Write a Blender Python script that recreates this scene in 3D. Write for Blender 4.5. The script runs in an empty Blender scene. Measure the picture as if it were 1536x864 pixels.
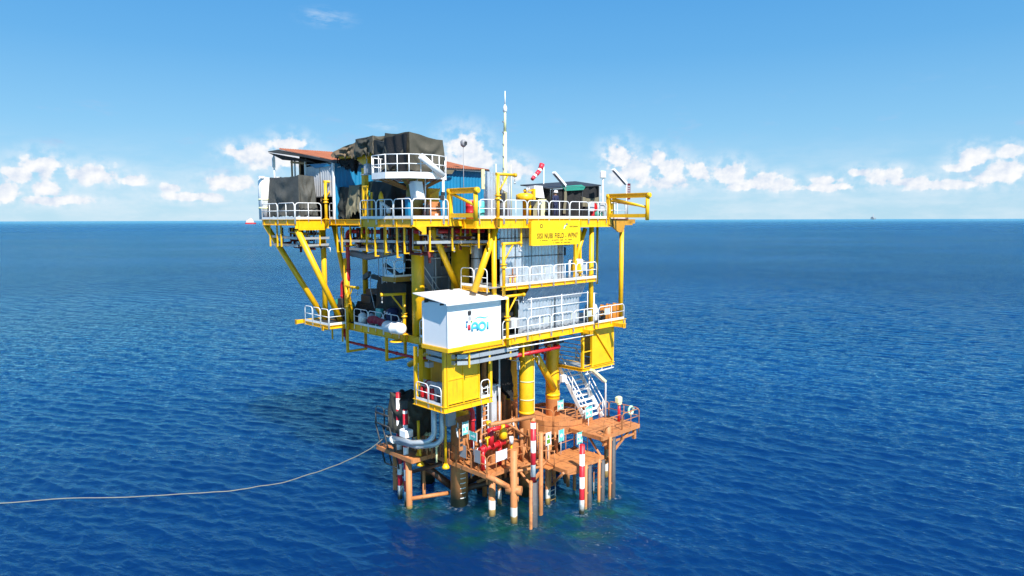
import bpy, math, random
import numpy as np
from mathutils import Vector, Matrix, noise
random.seed(7)
rnd = random.random
def ru(a, b): return a + (b - a) * random.random()
sc = bpy.context.scene
C = sc.collection
pi = math.pi
# ------------------------------------------------------------------ platform frame (metres)
TH = math.radians(44.2)                       # heading of the platform's long side
ORG = Vector((-2.73, 37.662, 0.0))            # front corner of the middle deck, at sea level
CT, ST = math.cos(TH), math.sin(TH)
def W(u, v, z=0.0):
    return Vector((ORG.x + u * CT - v * ST, ORG.y + u * ST + v * CT, z))

# ------------------------------------------------------------------ mesh collector
class MB:
    def __init__(s): s.v = []; s.f = []; s.sm = []; s.mi = []; s.cur = 0
    def face(s, idx, smooth=False):
        s.f.append(idx); s.sm.append(smooth); s.mi.append(s.cur)
    def box(s, x0, x1, y0, y1, z0, z1):
        if x0 > x1: x0, x1 = x1, x0
        if y0 > y1: y0, y1 = y1, y0
        if z0 > z1: z0, z1 = z1, z0
        n = len(s.v)
        s.v += [(x0,y0,z0),(x1,y0,z0),(x1,y1,z0),(x0,y1,z0),(x0,y0,z1),(x1,y0,z1),(x1,y1,z1),(x0,y1,z1)]
        for q in ((3,2,1,0),(4,5,6,7),(0,1,5,4),(1,2,6,5),(2,3,7,6),(3,0,4,7)): s.face([n+i for i in q])
        return s
    def cham(s, x0, x1, y0, y1, z0, z1, c=.03):
        """box with chamfered vertical edges and top"""
        def ring(d, z): return [(x0+d+c,y0+d,z),(x1-d-c,y0+d,z),(x1-d,y0+d+c,z),(x1-d,y1-d-c,z),(x1-d-c,y1-d,z),(x0+d+c,y1-d,z),(x0+d,y1-d-c,z),(x0+d,y0+d+c,z)]
        n = len(s.v); rs = [ring(c,z0), ring(0,z0+c), ring(0,z1-c), ring(c,z1)]
        for r in rs: s.v += r
        for k in range(3):
            for i in range(8):
                j = (i+1) % 8; s.face([n+k*8+i, n+k*8+j, n+k*8+8+j, n+k*8+8+i])
        s.face([n+7-i for i in range(8)]); s.face([n+24+i for i in range(8)])
        return s
    def beam(s, p, q, w, h, up=(0,0,1)):
        p, q = Vector(p), Vector(q); d = (q-p).normalized(); up = Vector(up)
        if abs(d.dot(up)) > .98: up = Vector((1,0,0))
        a = d.cross(up).normalized()*w/2; b = a.cross(d).normalized()*h/2
        n = len(s.v)
        for c in (p, q):
            for k in (-a-b, a-b, a+b, -a+b): s.v.append(tuple(c+k))
        for t in ((3,2,1,0),(4,5,6,7),(0,1,5,4),(1,2,6,5),(2,3,7,6),(3,0,4,7)): s.face([n+i for i in t])
        return s
    def tube(s, p, q, r, n=10, r2=None, cap=True):
        return s.path([p, q], r, n, r2, cap)
    def path(s, pts, r, n=8, r2=None, cap=True, closed=False):
        P = [Vector(p) for p in pts]; m = len(P); b0 = len(s.v); fr = None
        for i, p in enumerate(P):
            if closed: t = P[(i+1) % m] - P[i-1]
            else: t = P[min(i+1, m-1)] - P[max(i-1, 0)]
            t.normalize()
            if fr is None:
                ref = Vector((0,0,1)) if abs(t.z) < .9 else Vector((1,0,0)); a = t.cross(ref).normalized()
            else: a = (fr - t*fr.dot(t)).normalized()
            fr = a; b = t.cross(a); rr = r if r2 is None else r + (r2-r)*i/(m-1)
            for k in range(n):
                w = 2*pi*k/n; s.v.append(tuple(p + (a*math.cos(w) + b*math.sin(w))*rr))
        for i in range(m if closed else m-1):
            for k in range(n):
                x = b0+i*n; y = b0+((i+1) % m)*n; j = (k+1) % n
                s.face([x+k, x+j, y+j, y+k], n > 5)
        if cap and not closed:
            s.face([b0+n-1-k for k in range(n)]); s.face([b0+(m-1)*n+k for k in range(n)])
        return s
    def lathe(s, c, prof, n=20, axis=(0,0,1)):
        ax = Vector(axis).normalized(); ref = Vector((1,0,0)) if abs(ax.x) < .9 else Vector((0,1,0))
        a = ax.cross(ref).normalized(); b = ax.cross(a); c = Vector(c); b0 = len(s.v)
        for r, h in prof:
            for k in range(n):
                w = 2*pi*k/n; s.v.append(tuple(c + ax*h + (a*math.cos(w)+b*math.sin(w))*max(r, .001)))
        for i in range(len(prof)-1):
            for k in range(n):
                j = (k+1) % n; s.face([b0+i*n+k, b0+i*n+j, b0+(i+1)*n+j, b0+(i+1)*n+k], True)
        s.face([b0+n-1-k for k in range(n)]); s.face([b0+(len(prof)-1)*n+k for k in range(n)])
        return s
    def prism(s, poly, z0, z1):
        """horizontal polygon extruded in z"""
        n = len(s.v); m = len(poly)
        s.v += [(x,y,z0) for x,y in poly] + [(x,y,z1) for x,y in poly]
        s.face([n+m-1-i for i in range(m)]); s.face([n+m+i for i in range(m)])
        for i in range(m):
            j = (i+1) % m; s.face([n+i, n+j, n+m+j, n+m+i])
        return s
    def plate(s, pts, th):
        """convex polygon given as 3-D points, thickened along its normal"""
        P = [Vector(p) for p in pts]; nr = (P[1]-P[0]).cross(P[2]-P[0]).normalized()*th
        n = len(s.v); m = len(P)
        s.v += [tuple(p) for p in P] + [tuple(p+nr) for p in P]
        s.face([n+m-1-i for i in range(m)]); s.face([n+m+i for i in range(m)])
        for i in range(m):
            j = (i+1) % m; s.face([n+i, n+j, n+m+j, n+m+i])
        return s
    def grid(s, rows, smooth=True):
        b0 = len(s.v); m = len(rows[0])
        for r in rows: s.v += [tuple(p) for p in r]
        for i in range(len(rows)-1):
            for k in range(m-1): s.face([b0+i*m+k, b0+i*m+k+1, b0+(i+1)*m+k+1, b0+(i+1)*m+k], smooth)
        return s
    def corr(s, p, q, z0, z1, pitch=.22, amp=.03, nrm=(0,-1), zslope=None):
        """corrugated vertical sheet between two plan points"""
        p, q = Vector((p[0],p[1])), Vector((q[0],q[1])); L = (q-p).length; n = max(2, int(L/pitch*4)); nr = Vector(nrm)
        rows = []
        zs = [(z0, 0.0), (z1, 1.0)]
        for z, t in zs:
            row = []
            for i in range(n+1):
                a = i/n; c = p.lerp(q, a) + nr*amp*(1,0.2,-1,-.2)[i % 4]
                zz = z if (zslope is None or t == 0) else z + zslope*a
                row.append((c.x, c.y, zz))
            rows.append(row)
        s.grid(rows, False); s.grid([[(x-nr.x*.012, y-nr.y*.012, z) for x,y,z in r] for r in reversed(rows)], False)
        return s

def build(name, mb, mat, parent=None, kind=None, label=None, cat=None, group=None):
    """link one mesh object; coordinates are platform coordinates"""
    me = bpy.data.meshes.new(name)
    b = parent['_b'] if parent is not None else None
    if b is None:
        b = (0.0, 0.0, 0.0)
    me.from_pydata([(x-b[0], y-b[1], z-b[2]) for x,y,z in mb.v], [], mb.f)
    me.polygons.foreach_set('use_smooth', mb.sm)
    mats = mat if isinstance(mat, (list, tuple)) else [mat]
    for m in mats: me.materials.append(m)
    if len(mats) > 1: me.polygons.foreach_set('material_index', mb.mi)
    me.update()
    o = bpy.data.objects.new(name, me); C.objects.link(o)
    if parent is not None: o.parent = parent; o['_b'] = b
    if label: o['label'] = label
    if cat: o['category'] = cat
    if group: o['group'] = group
    if kind: o['kind'] = kind
    return o
def thing(name, label, cat, base=(0,0,0), group=None):
    o = bpy.data.objects.new(name, None); C.objects.link(o)
    o.location = W(*base); o.rotation_euler = (0, 0, TH); o['_b'] = tuple(float(x) for x in base)
    o['label'] = label; o['category'] = cat; o.empty_display_size = .2
    if group: o['group'] = group
    return o
def copy_thing(root, base, rz=0.0, label=None, scale=None):
    kids = [o for o in bpy.data.objects if o.parent == root]
    r = root.copy(); C.objects.link(r); r.location = W(*base); r.rotation_euler = (0, 0, TH+rz); r['_b'] = tuple(float(x) for x in base)
    if label: r['label'] = label
    if scale: r.scale = scale
    for ch in kids:
        c = ch.copy(); C.objects.link(c); c.parent = r
        for g in [o for o in bpy.data.objects if o.parent == ch]:
            d = g.copy(); C.objects.link(d); d.parent = c
    return r

# ------------------------------------------------------------------ materials
def mat(name, col, rough=.5, metal=0.0, dirt=None, dirt_amt=.35, scale=1.2, streak=None, streak_amt=.5, bump=0.0, bump_scale=8, spec=.5, vary=.12, trans=0):
    m = bpy.data.materials.new(name); m.use_nodes = True; nt = m.node_tree; N = nt.nodes; Lk = nt.links.new
    bs = N['Principled BSDF']; bs.inputs['Roughness'].default_value = rough; bs.inputs['Metallic'].default_value = metal
    bs.inputs['Specular IOR Level'].default_value = spec
    tc = N.new('ShaderNodeNewGeometry')
    def nz(sc_, det=4, vec=None, ro=.6):
        n = N.new('ShaderNodeTexNoise'); n.inputs['Scale'].default_value = sc_; n.inputs['Detail'].default_value = det; n.inputs['Roughness'].default_value = ro
        Lk(vec if vec else tc.outputs['Position'], n.inputs['Vector']); return n
    def ramp(src, a, b):
        r = N.new('ShaderNodeMapRange'); r.inputs[1].default_value = a; r.inputs[2].default_value = b; Lk(src, r.inputs[0]); return r.outputs[0]
    def mix(fac, a, b):
        x = N.new('ShaderNodeMix'); x.data_type = 'RGBA'; Lk(fac, x.inputs[0])
        for k, val in ((6, a), (7, b)):
            if isinstance(val, tuple): x.inputs[k].default_value = (*val, 1)
            else: Lk(val, x.inputs[k])
        return x.outputs[2]
    n1 = nz(scale*.6, 3)
    cur = mix(ramp(n1.outputs[0], .3, .7), tuple(c*(1-vary) for c in col), tuple(min(1, c*(1+vary*.6)) for c in col))
    if dirt:
        n2 = nz(scale*2.2, 6, ro=.7)
        f = ramp(n2.outputs[0], .52, .72); mm = N.new('ShaderNodeMath'); mm.operation = 'MULTIPLY'; mm.inputs[1].default_value = dirt_amt; Lk(f, mm.inputs[0])
        cur = mix(mm.outputs[0], cur, dirt)
    if streak:
        mp = N.new('ShaderNodeMapping'); mp.inputs['Scale'].default_value = (5, 5, .5); Lk(tc.outputs['Position'], mp.inputs[0])
        n3 = nz(1.0, 5, mp.outputs[0], .65); f = ramp(n3.outputs[0], .58, .75)
        mm = N.new('ShaderNodeMath'); mm.operation = 'MULTIPLY'; mm.inputs[1].default_value = streak_amt; Lk(f, mm.inputs[0])
        cur = mix(mm.outputs[0], cur, streak)
    Lk(cur, bs.inputs['Base Color'])
    if bump:
        nb = nz(bump_scale, 5); bp = N.new('ShaderNodeBump'); bp.inputs['Strength'].default_value = bump; bp.inputs['Distance'].default_value = .08
        Lk(nb.outputs[0], bp.inputs['Height']); Lk(bp.outputs[0], bs.inputs['Normal'])
    return m
RUST = (.16, .05, .016)
M = {}
M['yellow'] = mat('yellow paint', (.88, .475, .004), .42, dirt=(.46, .20, .01), dirt_amt=.35, scale=1.1, streak=(.36, .13, .012), streak_amt=.5)
M['cream'] = mat('cream paint', (.78, .76, .42), .45, dirt=(.5,.45,.2), dirt_amt=.2)
M['white'] = mat('white paint', (.84, .84, .83), .42, dirt=(.42,.36,.28), dirt_amt=.22, streak=(.36,.22,.12), streak_amt=.28)
M['cleanwhite'] = mat('clean white panel', (.82, .82, .82), .35, vary=.03, dirt=(.6,.6,.58), dirt_amt=.12)
M['orange'] = mat('salmon primer', (.52, .205, .07), .6, dirt=(.17, .055, .024), dirt_amt=.8, scale=1.5, streak=(.13,.045,.024), streak_amt=.7, vary=.2)
M['orangedk'] = mat('weathered deck primer', (.52, .20, .06), .65, dirt=(.17,.065,.033), dirt_amt=.8, scale=1.7, vary=.22, streak=(.3,.12,.05), streak_amt=.4)
M['red'] = mat('red paint', (.52, .012, .02), .4, dirt=(.22,.012,.012), dirt_amt=.4)
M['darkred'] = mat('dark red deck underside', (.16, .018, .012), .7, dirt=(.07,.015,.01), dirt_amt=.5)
M['rust'] = mat('rusty sheet', (.34, .115, .055), .75, dirt=(.16,.045,.022), dirt_amt=.65, scale=1.4, streak=(.55,.2,.09), streak_amt=.5)
M['blue'] = mat('blue sheet', (.004, .19, .37), .5, dirt=(.02,.12,.24), dirt_amt=.4, streak=(.02,.14,.28), streak_amt=.5)
M['silver'] = mat('corrugated zinc', (.62, .67, .72), .30, .6, dirt=(.26,.26,.26), dirt_amt=.6, scale=1.0, streak=(.27,.24,.22), streak_amt=.45)
M['zinc'] = mat('galvanised steel', (.52, .54, .55), .4, .5, dirt=(.25,.24,.22), dirt_amt=.4)
M['greysheet'] = mat('pale grey sheet', (.50, .51, .53), .55, .1, dirt=(.3,.3,.3), dirt_amt=.35, streak=(.28,.26,.25), streak_amt=.4)
M['grey'] = mat('grey paint', (.28, .29, .31), .5, dirt=(.15,.15,.15))
M['dark'] = mat('dark steel', (.035, .037, .04), .55, vary=.3)
M['black'] = mat('black netting', (.012, .012, .013), .85, vary=.4, bump=.5)
M['rubber'] = mat('grey black rubber', (.06, .06, .065), .6, dirt=(.16,.15,.14), dirt_amt=.5, scale=3)
M['tarp'] = mat('olive canvas', (.066, .060, .042), .75, dirt=(.03,.029,.022), dirt_amt=.18, scale=1.6, bump=.45, bump_scale=2.2)
M['tarpgrey'] = mat('grey green canvas', (.075, .074, .064), .75, dirt=(.042,.042,.038), dirt_amt=.18, bump=.45, bump_scale=2.2)
M['khaki'] = mat('khaki canvas', (.18, .16, .10), .8, dirt=(.15,.13,.085), dirt_amt=.18, bump=.45, bump_scale=2.2)
M['tan'] = mat('tan canvas', (.17, .12, .07), .8, dirt=(.14,.10,.06), dirt_amt=.18, bump=.45, bump_scale=2.2)
M['darktarp'] = mat('black green canvas', (.015, .017, .014), .75, dirt=(.008,.009,.008), bump=.45, bump_scale=2.2)
M['wood'] = mat('bare timber', (.36, .22, .11), .7, streak=(.2,.11,.05))
M['teal'] = mat('teal sign face', (.10, .50, .46), .4, vary=.06, dirt=(.3,.5,.48), dirt_amt=.2)
M['green'] = mat('green fabric', (.02, .22, .16), .7)
M['navy'] = mat('navy fabric', (.012, .018, .07), .7)
M['maroon'] = mat('crimson cover', (.30, .008, .03), .6, dirt=(.15,.005,.015), bump=.4)
M['cyan'] = mat('cyan print', (.07, .47, .66), .4, vary=.03)
M['inkblue'] = mat('dark blue print', (.015, .09, .22), .4)
M['inkgreen'] = mat('green print', (.12, .30, .03), .4)
M['inkred'] = mat('red print', (.62, .03, .055), .4)
M['inkdark'] = mat('dark print', (.03, .03, .035), .5)
M['inkbrown'] = mat('brown lettering', (.10, .035, .006), .5)
M['plank'] = mat('orange painted hoard', (.55, .2, .02), .6, streak=(.25,.1,.02))
M['rope'] = mat('pale mooring rope', (.22, .21, .18), .9, dirt=(.3,.24,.17), dirt_amt=.5, scale=6)
M['skin'] = mat('skin', (.30, .15, .09), .6)
M['signyellow'] = mat('yellow sign face', (.88, .60, .004), .38, vary=.04, dirt=(.7,.45,.01), dirt_amt=.15)
M['lamp'] = mat('lamp lens', (.62, .58, .52), .3)
M['stripe'] = None
def striped(name, a, b, pitch, z0, low=None, zl=0):
    m = bpy.data.materials.new(name); m.use_nodes = True; nt = m.node_tree; N = nt.nodes; Lk = nt.links.new
    bs = N['Principled BSDF']; bs.inputs['Roughness'].default_value = .42
    g = N.new('ShaderNodeNewGeometry'); sx = N.new('ShaderNodeSeparateXYZ'); Lk(g.outputs['Position'], sx.inputs[0])
    def mth(op, x, y=None):
        n = N.new('ShaderNodeMath'); n.operation = op
        for k, vv in ((0, x), (1, y)):
            if vv is None: continue
            if isinstance(vv, (int, float)): n.inputs[k].default_value = vv
            else: Lk(vv, n.inputs[k])
        return n.outputs[0]
    t = mth('FLOORED_MODULO', mth('SUBTRACT', sx.outputs[2], z0), pitch*2)
    f = mth('GREATER_THAN', t, pitch)
    n = N.new('ShaderNodeTexNoise'); n.inputs['Scale'].default_value = 4; n.inputs['Detail'].default_value = 6; Lk(g.outputs['Position'], n.inputs['Vector'])
    mx = N.new('ShaderNodeMix'); mx.data_type = 'RGBA'; Lk(f, mx.inputs[0]); mx.inputs[6].default_value = (*a,1); mx.inputs[7].default_value = (*b,1)
    d = N.new('ShaderNodeMapRange'); d.inputs[1].default_value = .55; d.inputs[2].default_value = .75; d.inputs[4].default_value = .4; Lk(n.outputs[0], d.inputs[0])
    m2 = N.new('ShaderNodeMix'); m2.data_type = 'RGBA'; Lk(d.outputs[0], m2.inputs[0]); Lk(mx.outputs[2], m2.inputs[6]); m2.inputs[7].default_value = (.3,.2,.15,1)
    wl = N.new('ShaderNodeMapRange'); wl.inputs[1].default_value = .75; wl.inputs[2].default_value = .2; Lk(mth('ADD', sx.outputs[2], mth('MULTIPLY', n.outputs[0], -.5)), wl.inputs[0]); wl.inputs[1].default_value = .45; wl.inputs[2].default_value = -.05
    m3 = N.new('ShaderNodeMix'); m3.data_type = 'RGBA'; Lk(wl.outputs[0], m3.inputs[0]); Lk(m2.outputs[2], m3.inputs[6]); m3.inputs[7].default_value = (.05,.05,.03,1)
    Lk(m3.outputs[2], bs.inputs['Base Color']); return m
M['stripe'] = striped('red and white bands', (.80,.79,.76), (.55,.015,.03), .72, .2)
def leg_mat():
    """leg: yellow above the splash line, salmon primer below, weed band at the waterline with white depth marks"""
    m = mat('leg paint', (.54,.215,.075), .5, dirt=(.34,.12,.04), dirt_amt=.5, streak=(.25,.09,.03), streak_amt=.4)
    nt = m.node_tree; N = nt.nodes; Lk = nt.links.new; bs = N['Principled BSDF']
    src = bs.inputs['Base Color'].links[0].from_socket
    g = N.new('ShaderNodeNewGeometry'); sx = N.new('ShaderNodeSeparateXYZ'); Lk(g.outputs['Position'], sx.inputs[0])
    def gt(x, t):
        n = N.new('ShaderNodeMath'); n.operation = 'GREATER_THAN'; Lk(x, n.inputs[0]); n.inputs[1].default_value = t; return n.outputs[0]
    def mx(f, a, b):
        n = N.new('ShaderNodeMix'); n.data_type = 'RGBA'; Lk(f, n.inputs[0])
        for k, vv in ((6,a),(7,b)):
            if isinstance(vv, tuple): n.inputs[k].default_value = (*vv,1)
            else: Lk(vv, n.inputs[k])
        return n.outputs[2]
    ysrc = M['yellow'].node_tree
    nn = N.new('ShaderNodeTexNoise'); nn.inputs['Scale'].default_value = 2; nn.inputs['Detail'].default_value = 5; Lk(g.outputs['Position'], nn.inputs['Vector'])
    r = N.new('ShaderNodeMapRange'); r.inputs[1].default_value = .5; r.inputs[2].default_value = .75; r.inputs[4].default_value = .45; Lk(nn.outputs[0], r.inputs[0])
    yel = mx(r.outputs[0], (.88,.475,.004), (.46,.20,.01))
    c = mx(gt(sx.outputs[2], 5.45), src, yel)
    wz = N.new('ShaderNodeMath'); wz.operation = 'ADD'; Lk(sx.outputs[2], wz.inputs[0])
    w2 = N.new('ShaderNodeMath'); w2.operation = 'MULTIPLY'; w2.inputs[1].default_value = .7; Lk(nn.outputs[0], w2.inputs[0]); Lk(w2.outputs[0], wz.inputs[1])
    low = N.new('ShaderNodeMapRange'); low.inputs[1].default_value = 1.6; low.inputs[2].default_value = .8; Lk(wz.outputs[0], low.inputs[0])
    c = mx(low.outputs[0], c, (.035,.04,.022))
    Lk(c, bs.inputs['Base Color']); return m
M['leg'] = leg_mat()
def pile_mat(name, z1, z2):
    W_ = (.66,.63,.58,1) if z2 > .5 else (.36,.17,.07,1)
    m = mat(name, (.54,.215,.075), .6, dirt=(.34,.11,.035), dirt_amt=.5, streak=(.25,.09,.04), streak_amt=.4)
    nt = m.node_tree; N = nt.nodes; Lk = nt.links.new; bs = N['Principled BSDF']; src = bs.inputs['Base Color'].links[0].from_socket
    g = N.new('ShaderNodeNewGeometry'); sx = N.new('ShaderNodeSeparateXYZ'); Lk(g.outputs['Position'], sx.inputs[0])
    nn = N.new('ShaderNodeTexNoise'); nn.inputs['Scale'].default_value = 3; nn.inputs['Detail'].default_value = 4; Lk(g.outputs['Position'], nn.inputs['Vector'])
    ad = N.new('ShaderNodeMath'); ad.operation = 'MULTIPLY_ADD'; ad.inputs[1].default_value = .3; Lk(nn.outputs[0], ad.inputs[0]); Lk(sx.outputs[2], ad.inputs[2])
    cr = N.new('ShaderNodeValToRGB'); Lk(ad.outputs[0], cr.inputs[0]); e = cr.color_ramp; e.interpolation = 'LINEAR'
    mr = N.new('ShaderNodeMapRange'); mr.inputs[1].default_value = 0; mr.inputs[2].default_value = 4; Lk(ad.outputs[0], mr.inputs[0]); Lk(mr.outputs[0], cr.inputs[0])
    e.elements[0].position = 0; e.elements[0].color = (.022,.024,.012,1)
    e.elements[1].position = (z1-.02)/4+.03; e.elements[1].color = (.38,.24,.07,1)
    for p, c in ((z1/4+.035, W_), (z2/4+.035, W_), (z2/4+.045, (.54,.215,.075,1))):
        q = e.elements.new(p); q.color = c
    f = N.new('ShaderNodeMath'); f.operation = 'GREATER_THAN'; Lk(ad.outputs[0], f.inputs[0]); f.inputs[1].default_value = z2+.17
    x = N.new('ShaderNodeMix'); x.data_type = 'RGBA'; Lk(f.outputs[0], x.inputs[0]); Lk(cr.outputs[0], x.inputs[6]); Lk(src, x.inputs[7])
    Lk(x.outputs[2], bs.inputs['Base Color']); return m
M['pile'] = pile_mat('pile primer with splash band', .42, .95)
M['pileplain'] = pile_mat('stained pile primer', .1, .12)
# ------------------------------------------------------------------ camera
CAMZ = 18.0
cd = bpy.data.cameras.new('camera'); cam = bpy.data.objects.new('camera', cd); C.objects.link(cam)
cd.sensor_width = 36; cd.lens = 24.0; cd.clip_end = 200000; cd.clip_start = .5
cam.matrix_world = Matrix.Translation((0, 0, CAMZ)) @ Matrix.Rotation(math.radians(90-5.7), 4, 'X') @ Matrix.Rotation(math.radians(-.15), 4, 'Z')
sc.camera = cam
# ------------------------------------------------------------------ sun and sky
SD = (W(-.33, -1, 0) - W(0, 0, 0)) + Vector((0, 0, 1.15)); SD.normalize()
EL = math.asin(SD.z); AZ = math.atan2(SD.x, SD.y)
sl = bpy.data.lights.new('sun', 'SUN'); sl.energy = 5.0; sl.angle = math.radians(.5); sl.color = (1, .955, .89)
so = bpy.data.objects.new('sun', sl); C.objects.link(so); so.rotation_euler = SD.to_track_quat('Z', 'Y').to_euler(); so.location = (30, -40, 80)
wd = bpy.data.worlds.new('World'); sc.world = wd; wd.use_nodes = True
nt = wd.node_tree; N = nt.nodes; Lk = nt.links.new
wd.cycles.sampling_method = 'MANUAL'; wd.cycles.sample_map_resolution = 512
bg = N['Background']; bg.inputs['Strength'].default_value = .10
sky = N.new('ShaderNodeTexSky'); sky.sky_type = 'NISHITA'; sky.sun_disc = False; sky.sun_elevation = EL; sky.sun_rotation = AZ
sky.altitude = 0; sky.air_density = 1.0; sky.dust_density = .35; sky.ozone_density = 2.2
tcd = N.new('ShaderNodeTexCoord')
def mth(op, x, y=None, z=None, clamp=False):
    n = N.new('ShaderNodeMath'); n.operation = op; n.use_clamp = clamp
    for k, vv in ((0, x), (1, y), (2, z)):
        if vv is None: continue
        if isinstance(vv, (int, float)): n.inputs[k].default_value = vv
        else: Lk(vv, n.inputs[k])
    return n.outputs[0]
def vmt(op, x, y=None):
    n = N.new('ShaderNodeVectorMath'); n.operation = op
    for k, vv in ((0, x), (1, y)):
        if vv is None: continue
        if isinstance(vv, tuple): n.inputs[k].default_value = vv
        else: Lk(vv, n.inputs[k])
    return n
def rng(x, a, b, c=0.0, d=1.0, smooth=False):
    n = N.new('ShaderNodeMapRange'); n.interpolation_type = 'SMOOTHSTEP' if smooth else 'LINEAR'
    for k, vv in ((1,a),(2,b),(3,c),(4,d)): n.inputs[k].default_value = vv
    Lk(x, n.inputs[0]); return n.outputs[0]
sp = N.new('ShaderNodeSeparateXYZ'); Lk(tcd.outputs['Generated'], sp.inputs[0])
azn = mth('ARCTAN2', sp.outputs[0], sp.outputs[1]); eln = mth('ARCSINE', sp.outputs[2])
cb = N.new('ShaderNodeCombineXYZ'); Lk(azn, cb.inputs[0]); Lk(eln, cb.inputs[1])
P2 = cb.outputs[0]
def noise_n(vec, scale, det=6, ro=.6, stretch=None, off=(0,0,0)):
    mp = N.new('ShaderNodeMapping'); mp.inputs['Location'].default_value = off; mp.inputs['Scale'].default_value = stretch or (1,1,1); Lk(vec, mp.inputs[0])
    n = N.new('ShaderNodeTexNoise'); n.inputs['Scale'].default_value = scale; n.inputs['Detail'].default_value = det; n.inputs['Roughness'].default_value = ro
    Lk(mp.outputs[0], n.inputs['Vector']); return n.outputs[0]
fb = noise_n(P2, 46, 5, .5); fb2 = noise_n(P2, 46, 5, .5, off=(.0045, -.006, 0)); big = noise_n(P2, 13, 3, .5, off=(3,1,0))
def pxa(x, y): return math.atan((x-768)/1024), math.radians((331-y)/1024*57.2)*math.cos(math.atan((x-768)/1024))
# cumulus heaps: (azimuth, elevation, half width, half height) in hundredths of a radian
HEAPS = []
for x, y, w, h in [(70,252,40,22),(40,262,38,14),(145,262,52,17),(10,288,34,22),(80,284,32,16),(205,272,26,10),(262,282,18,8),
                   (380,232,36,15),(440,222,32,17),(425,240,60,18),(700,228,34,28),(690,245,52,16),(776,258,22,18),(722,240,26,20),
                   (928,242,28,24),(945,262,36,22),(1003,258,26,24),(1046,262,24,18),(1092,264,30,20),(1140,272,34,14),(1166,280,24,12),(1000,274,60,14),
                   (1324,268,36,14),(1362,276,40,9),(1452,242,30,18),(1432,256,26,10),(1506,232,22,14),(1284,262,22,9),(1500,262,50,20),(1410,280,70,10),(1120,282,50,8),(985,240,16,14),(90,300,70,9),(1235,274,26,8),(350,276,46,14),(870,292,40,10),(300,296,60,8),(1230,284,60,8),(1480,270,60,10),(540,300,60,9)]:
    a, e = pxa(x, y); HEAPS.append((a, e, .88*w/1024*math.cos(a)**2, .9*h/1024*math.cos(a)))
random.seed(11)
for k in range(46):                                    # more of the same ring of cumulus round the rest of the horizon
    a = ru(.75, 2*pi-.75); a = a if a < pi else a-2*pi
    HEAPS_EXTRA = (a, ru(.03, .11), ru(.02, .06), ru(.01, .025))
    if k < 16: HEAPS.append(HEAPS_EXTRA)
field = None
for a, e, w, h in HEAPS:
    d = vmt('LENGTH', vmt('MULTIPLY', vmt('SUBTRACT', P2, (a, e, 0)).outputs[0], (1/w, 1/h, 0)).outputs[0]).outputs['Value']
    field = d if field is None else mth('MINIMUM', field, d)
body = mth('SUBTRACT', 1.0, field)                    # 1 in a heap's middle, 0 on its rim
body = mth('MAXIMUM', body, -1.6)
puff = noise_n(P2, 120, 5, .6); puff2 = noise_n(P2, 120, 5, .6, off=(.0016,-.0022,0))
def dens(a_, b_): return mth('ADD', body, mth('ADD', mth('MULTIPLY', mth('SUBTRACT', a_, .5), 2.5), mth('MULTIPLY', mth('SUBTRACT', b_, .5), .55)))
den, den2 = dens(fb, puff), dens(fb2, puff2)
mask = rng(den, -.05, .30, smooth=True)
relief = mth('SUBTRACT', den, den2)
lit = rng(relief, -.55, .40)
core = rng(den, .1, 1.3)
veil = mth('MULTIPLY', rng(field, 2.4, .7, smooth=True), rng(mth('ADD', fb, mth('MULTIPLY', puff, .35)), .50, .80, smooth=True))
soft = noise_n(P2, 9, 5, .6, stretch=(1, 3.2, 1), off=(5,2,0))
wisp = noise_n(P2, 30, 6, .62, stretch=(1, 3.6, 1), off=(1,7,0))
K = 10.0
def mixc(f, a, b):
    x = N.new('ShaderNodeMix'); x.data_type = 'RGBA'
    if isinstance(f, (int, float)): x.inputs[0].default_value = f
    else: Lk(f, x.inputs[0])
    for k, vv in ((6, a), (7, b)):
        if isinstance(vv, tuple): x.inputs[k].default_value = (*vv, 1)
        else: Lk(vv, x.inputs[k])
    return x.outputs[2]
hs = N.new('ShaderNodeHueSaturation'); hs.inputs['Saturation'].default_value = 1.12; hs.inputs['Value'].default_value = 1.0; Lk(sky.outputs[0], hs.inputs['Color'])
cr = N.new('ShaderNodeValToRGB'); Lk(rng(eln, 0.0, 1.4), cr.inputs[0])
tint = [(0.0,(3.35,5.5,7.0)),(.03,(2.7,5.05,6.9)),(.09,(1.75,4.3,6.75)),(.16,(.95,3.35,6.35)),(.24,(.55,2.7,6.0)),(.5,(.35,1.8,4.8)),(1.0,(.25,1.2,3.6))]
while len(cr.color_ramp.elements) < len(tint): cr.color_ramp.elements.new(.5)
for el_, (p_, c_) in zip(cr.color_ramp.elements, tint): el_.position = p_; el_.color = (c_[0]/10, c_[1]/10, c_[2]/10, 1)
tv = vmt('SCALE', cr.outputs[0]); tv.inputs['Scale'].default_value = 8.2
skc = mixc(.88, hs.outputs[0], tv.outputs[0])
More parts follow.
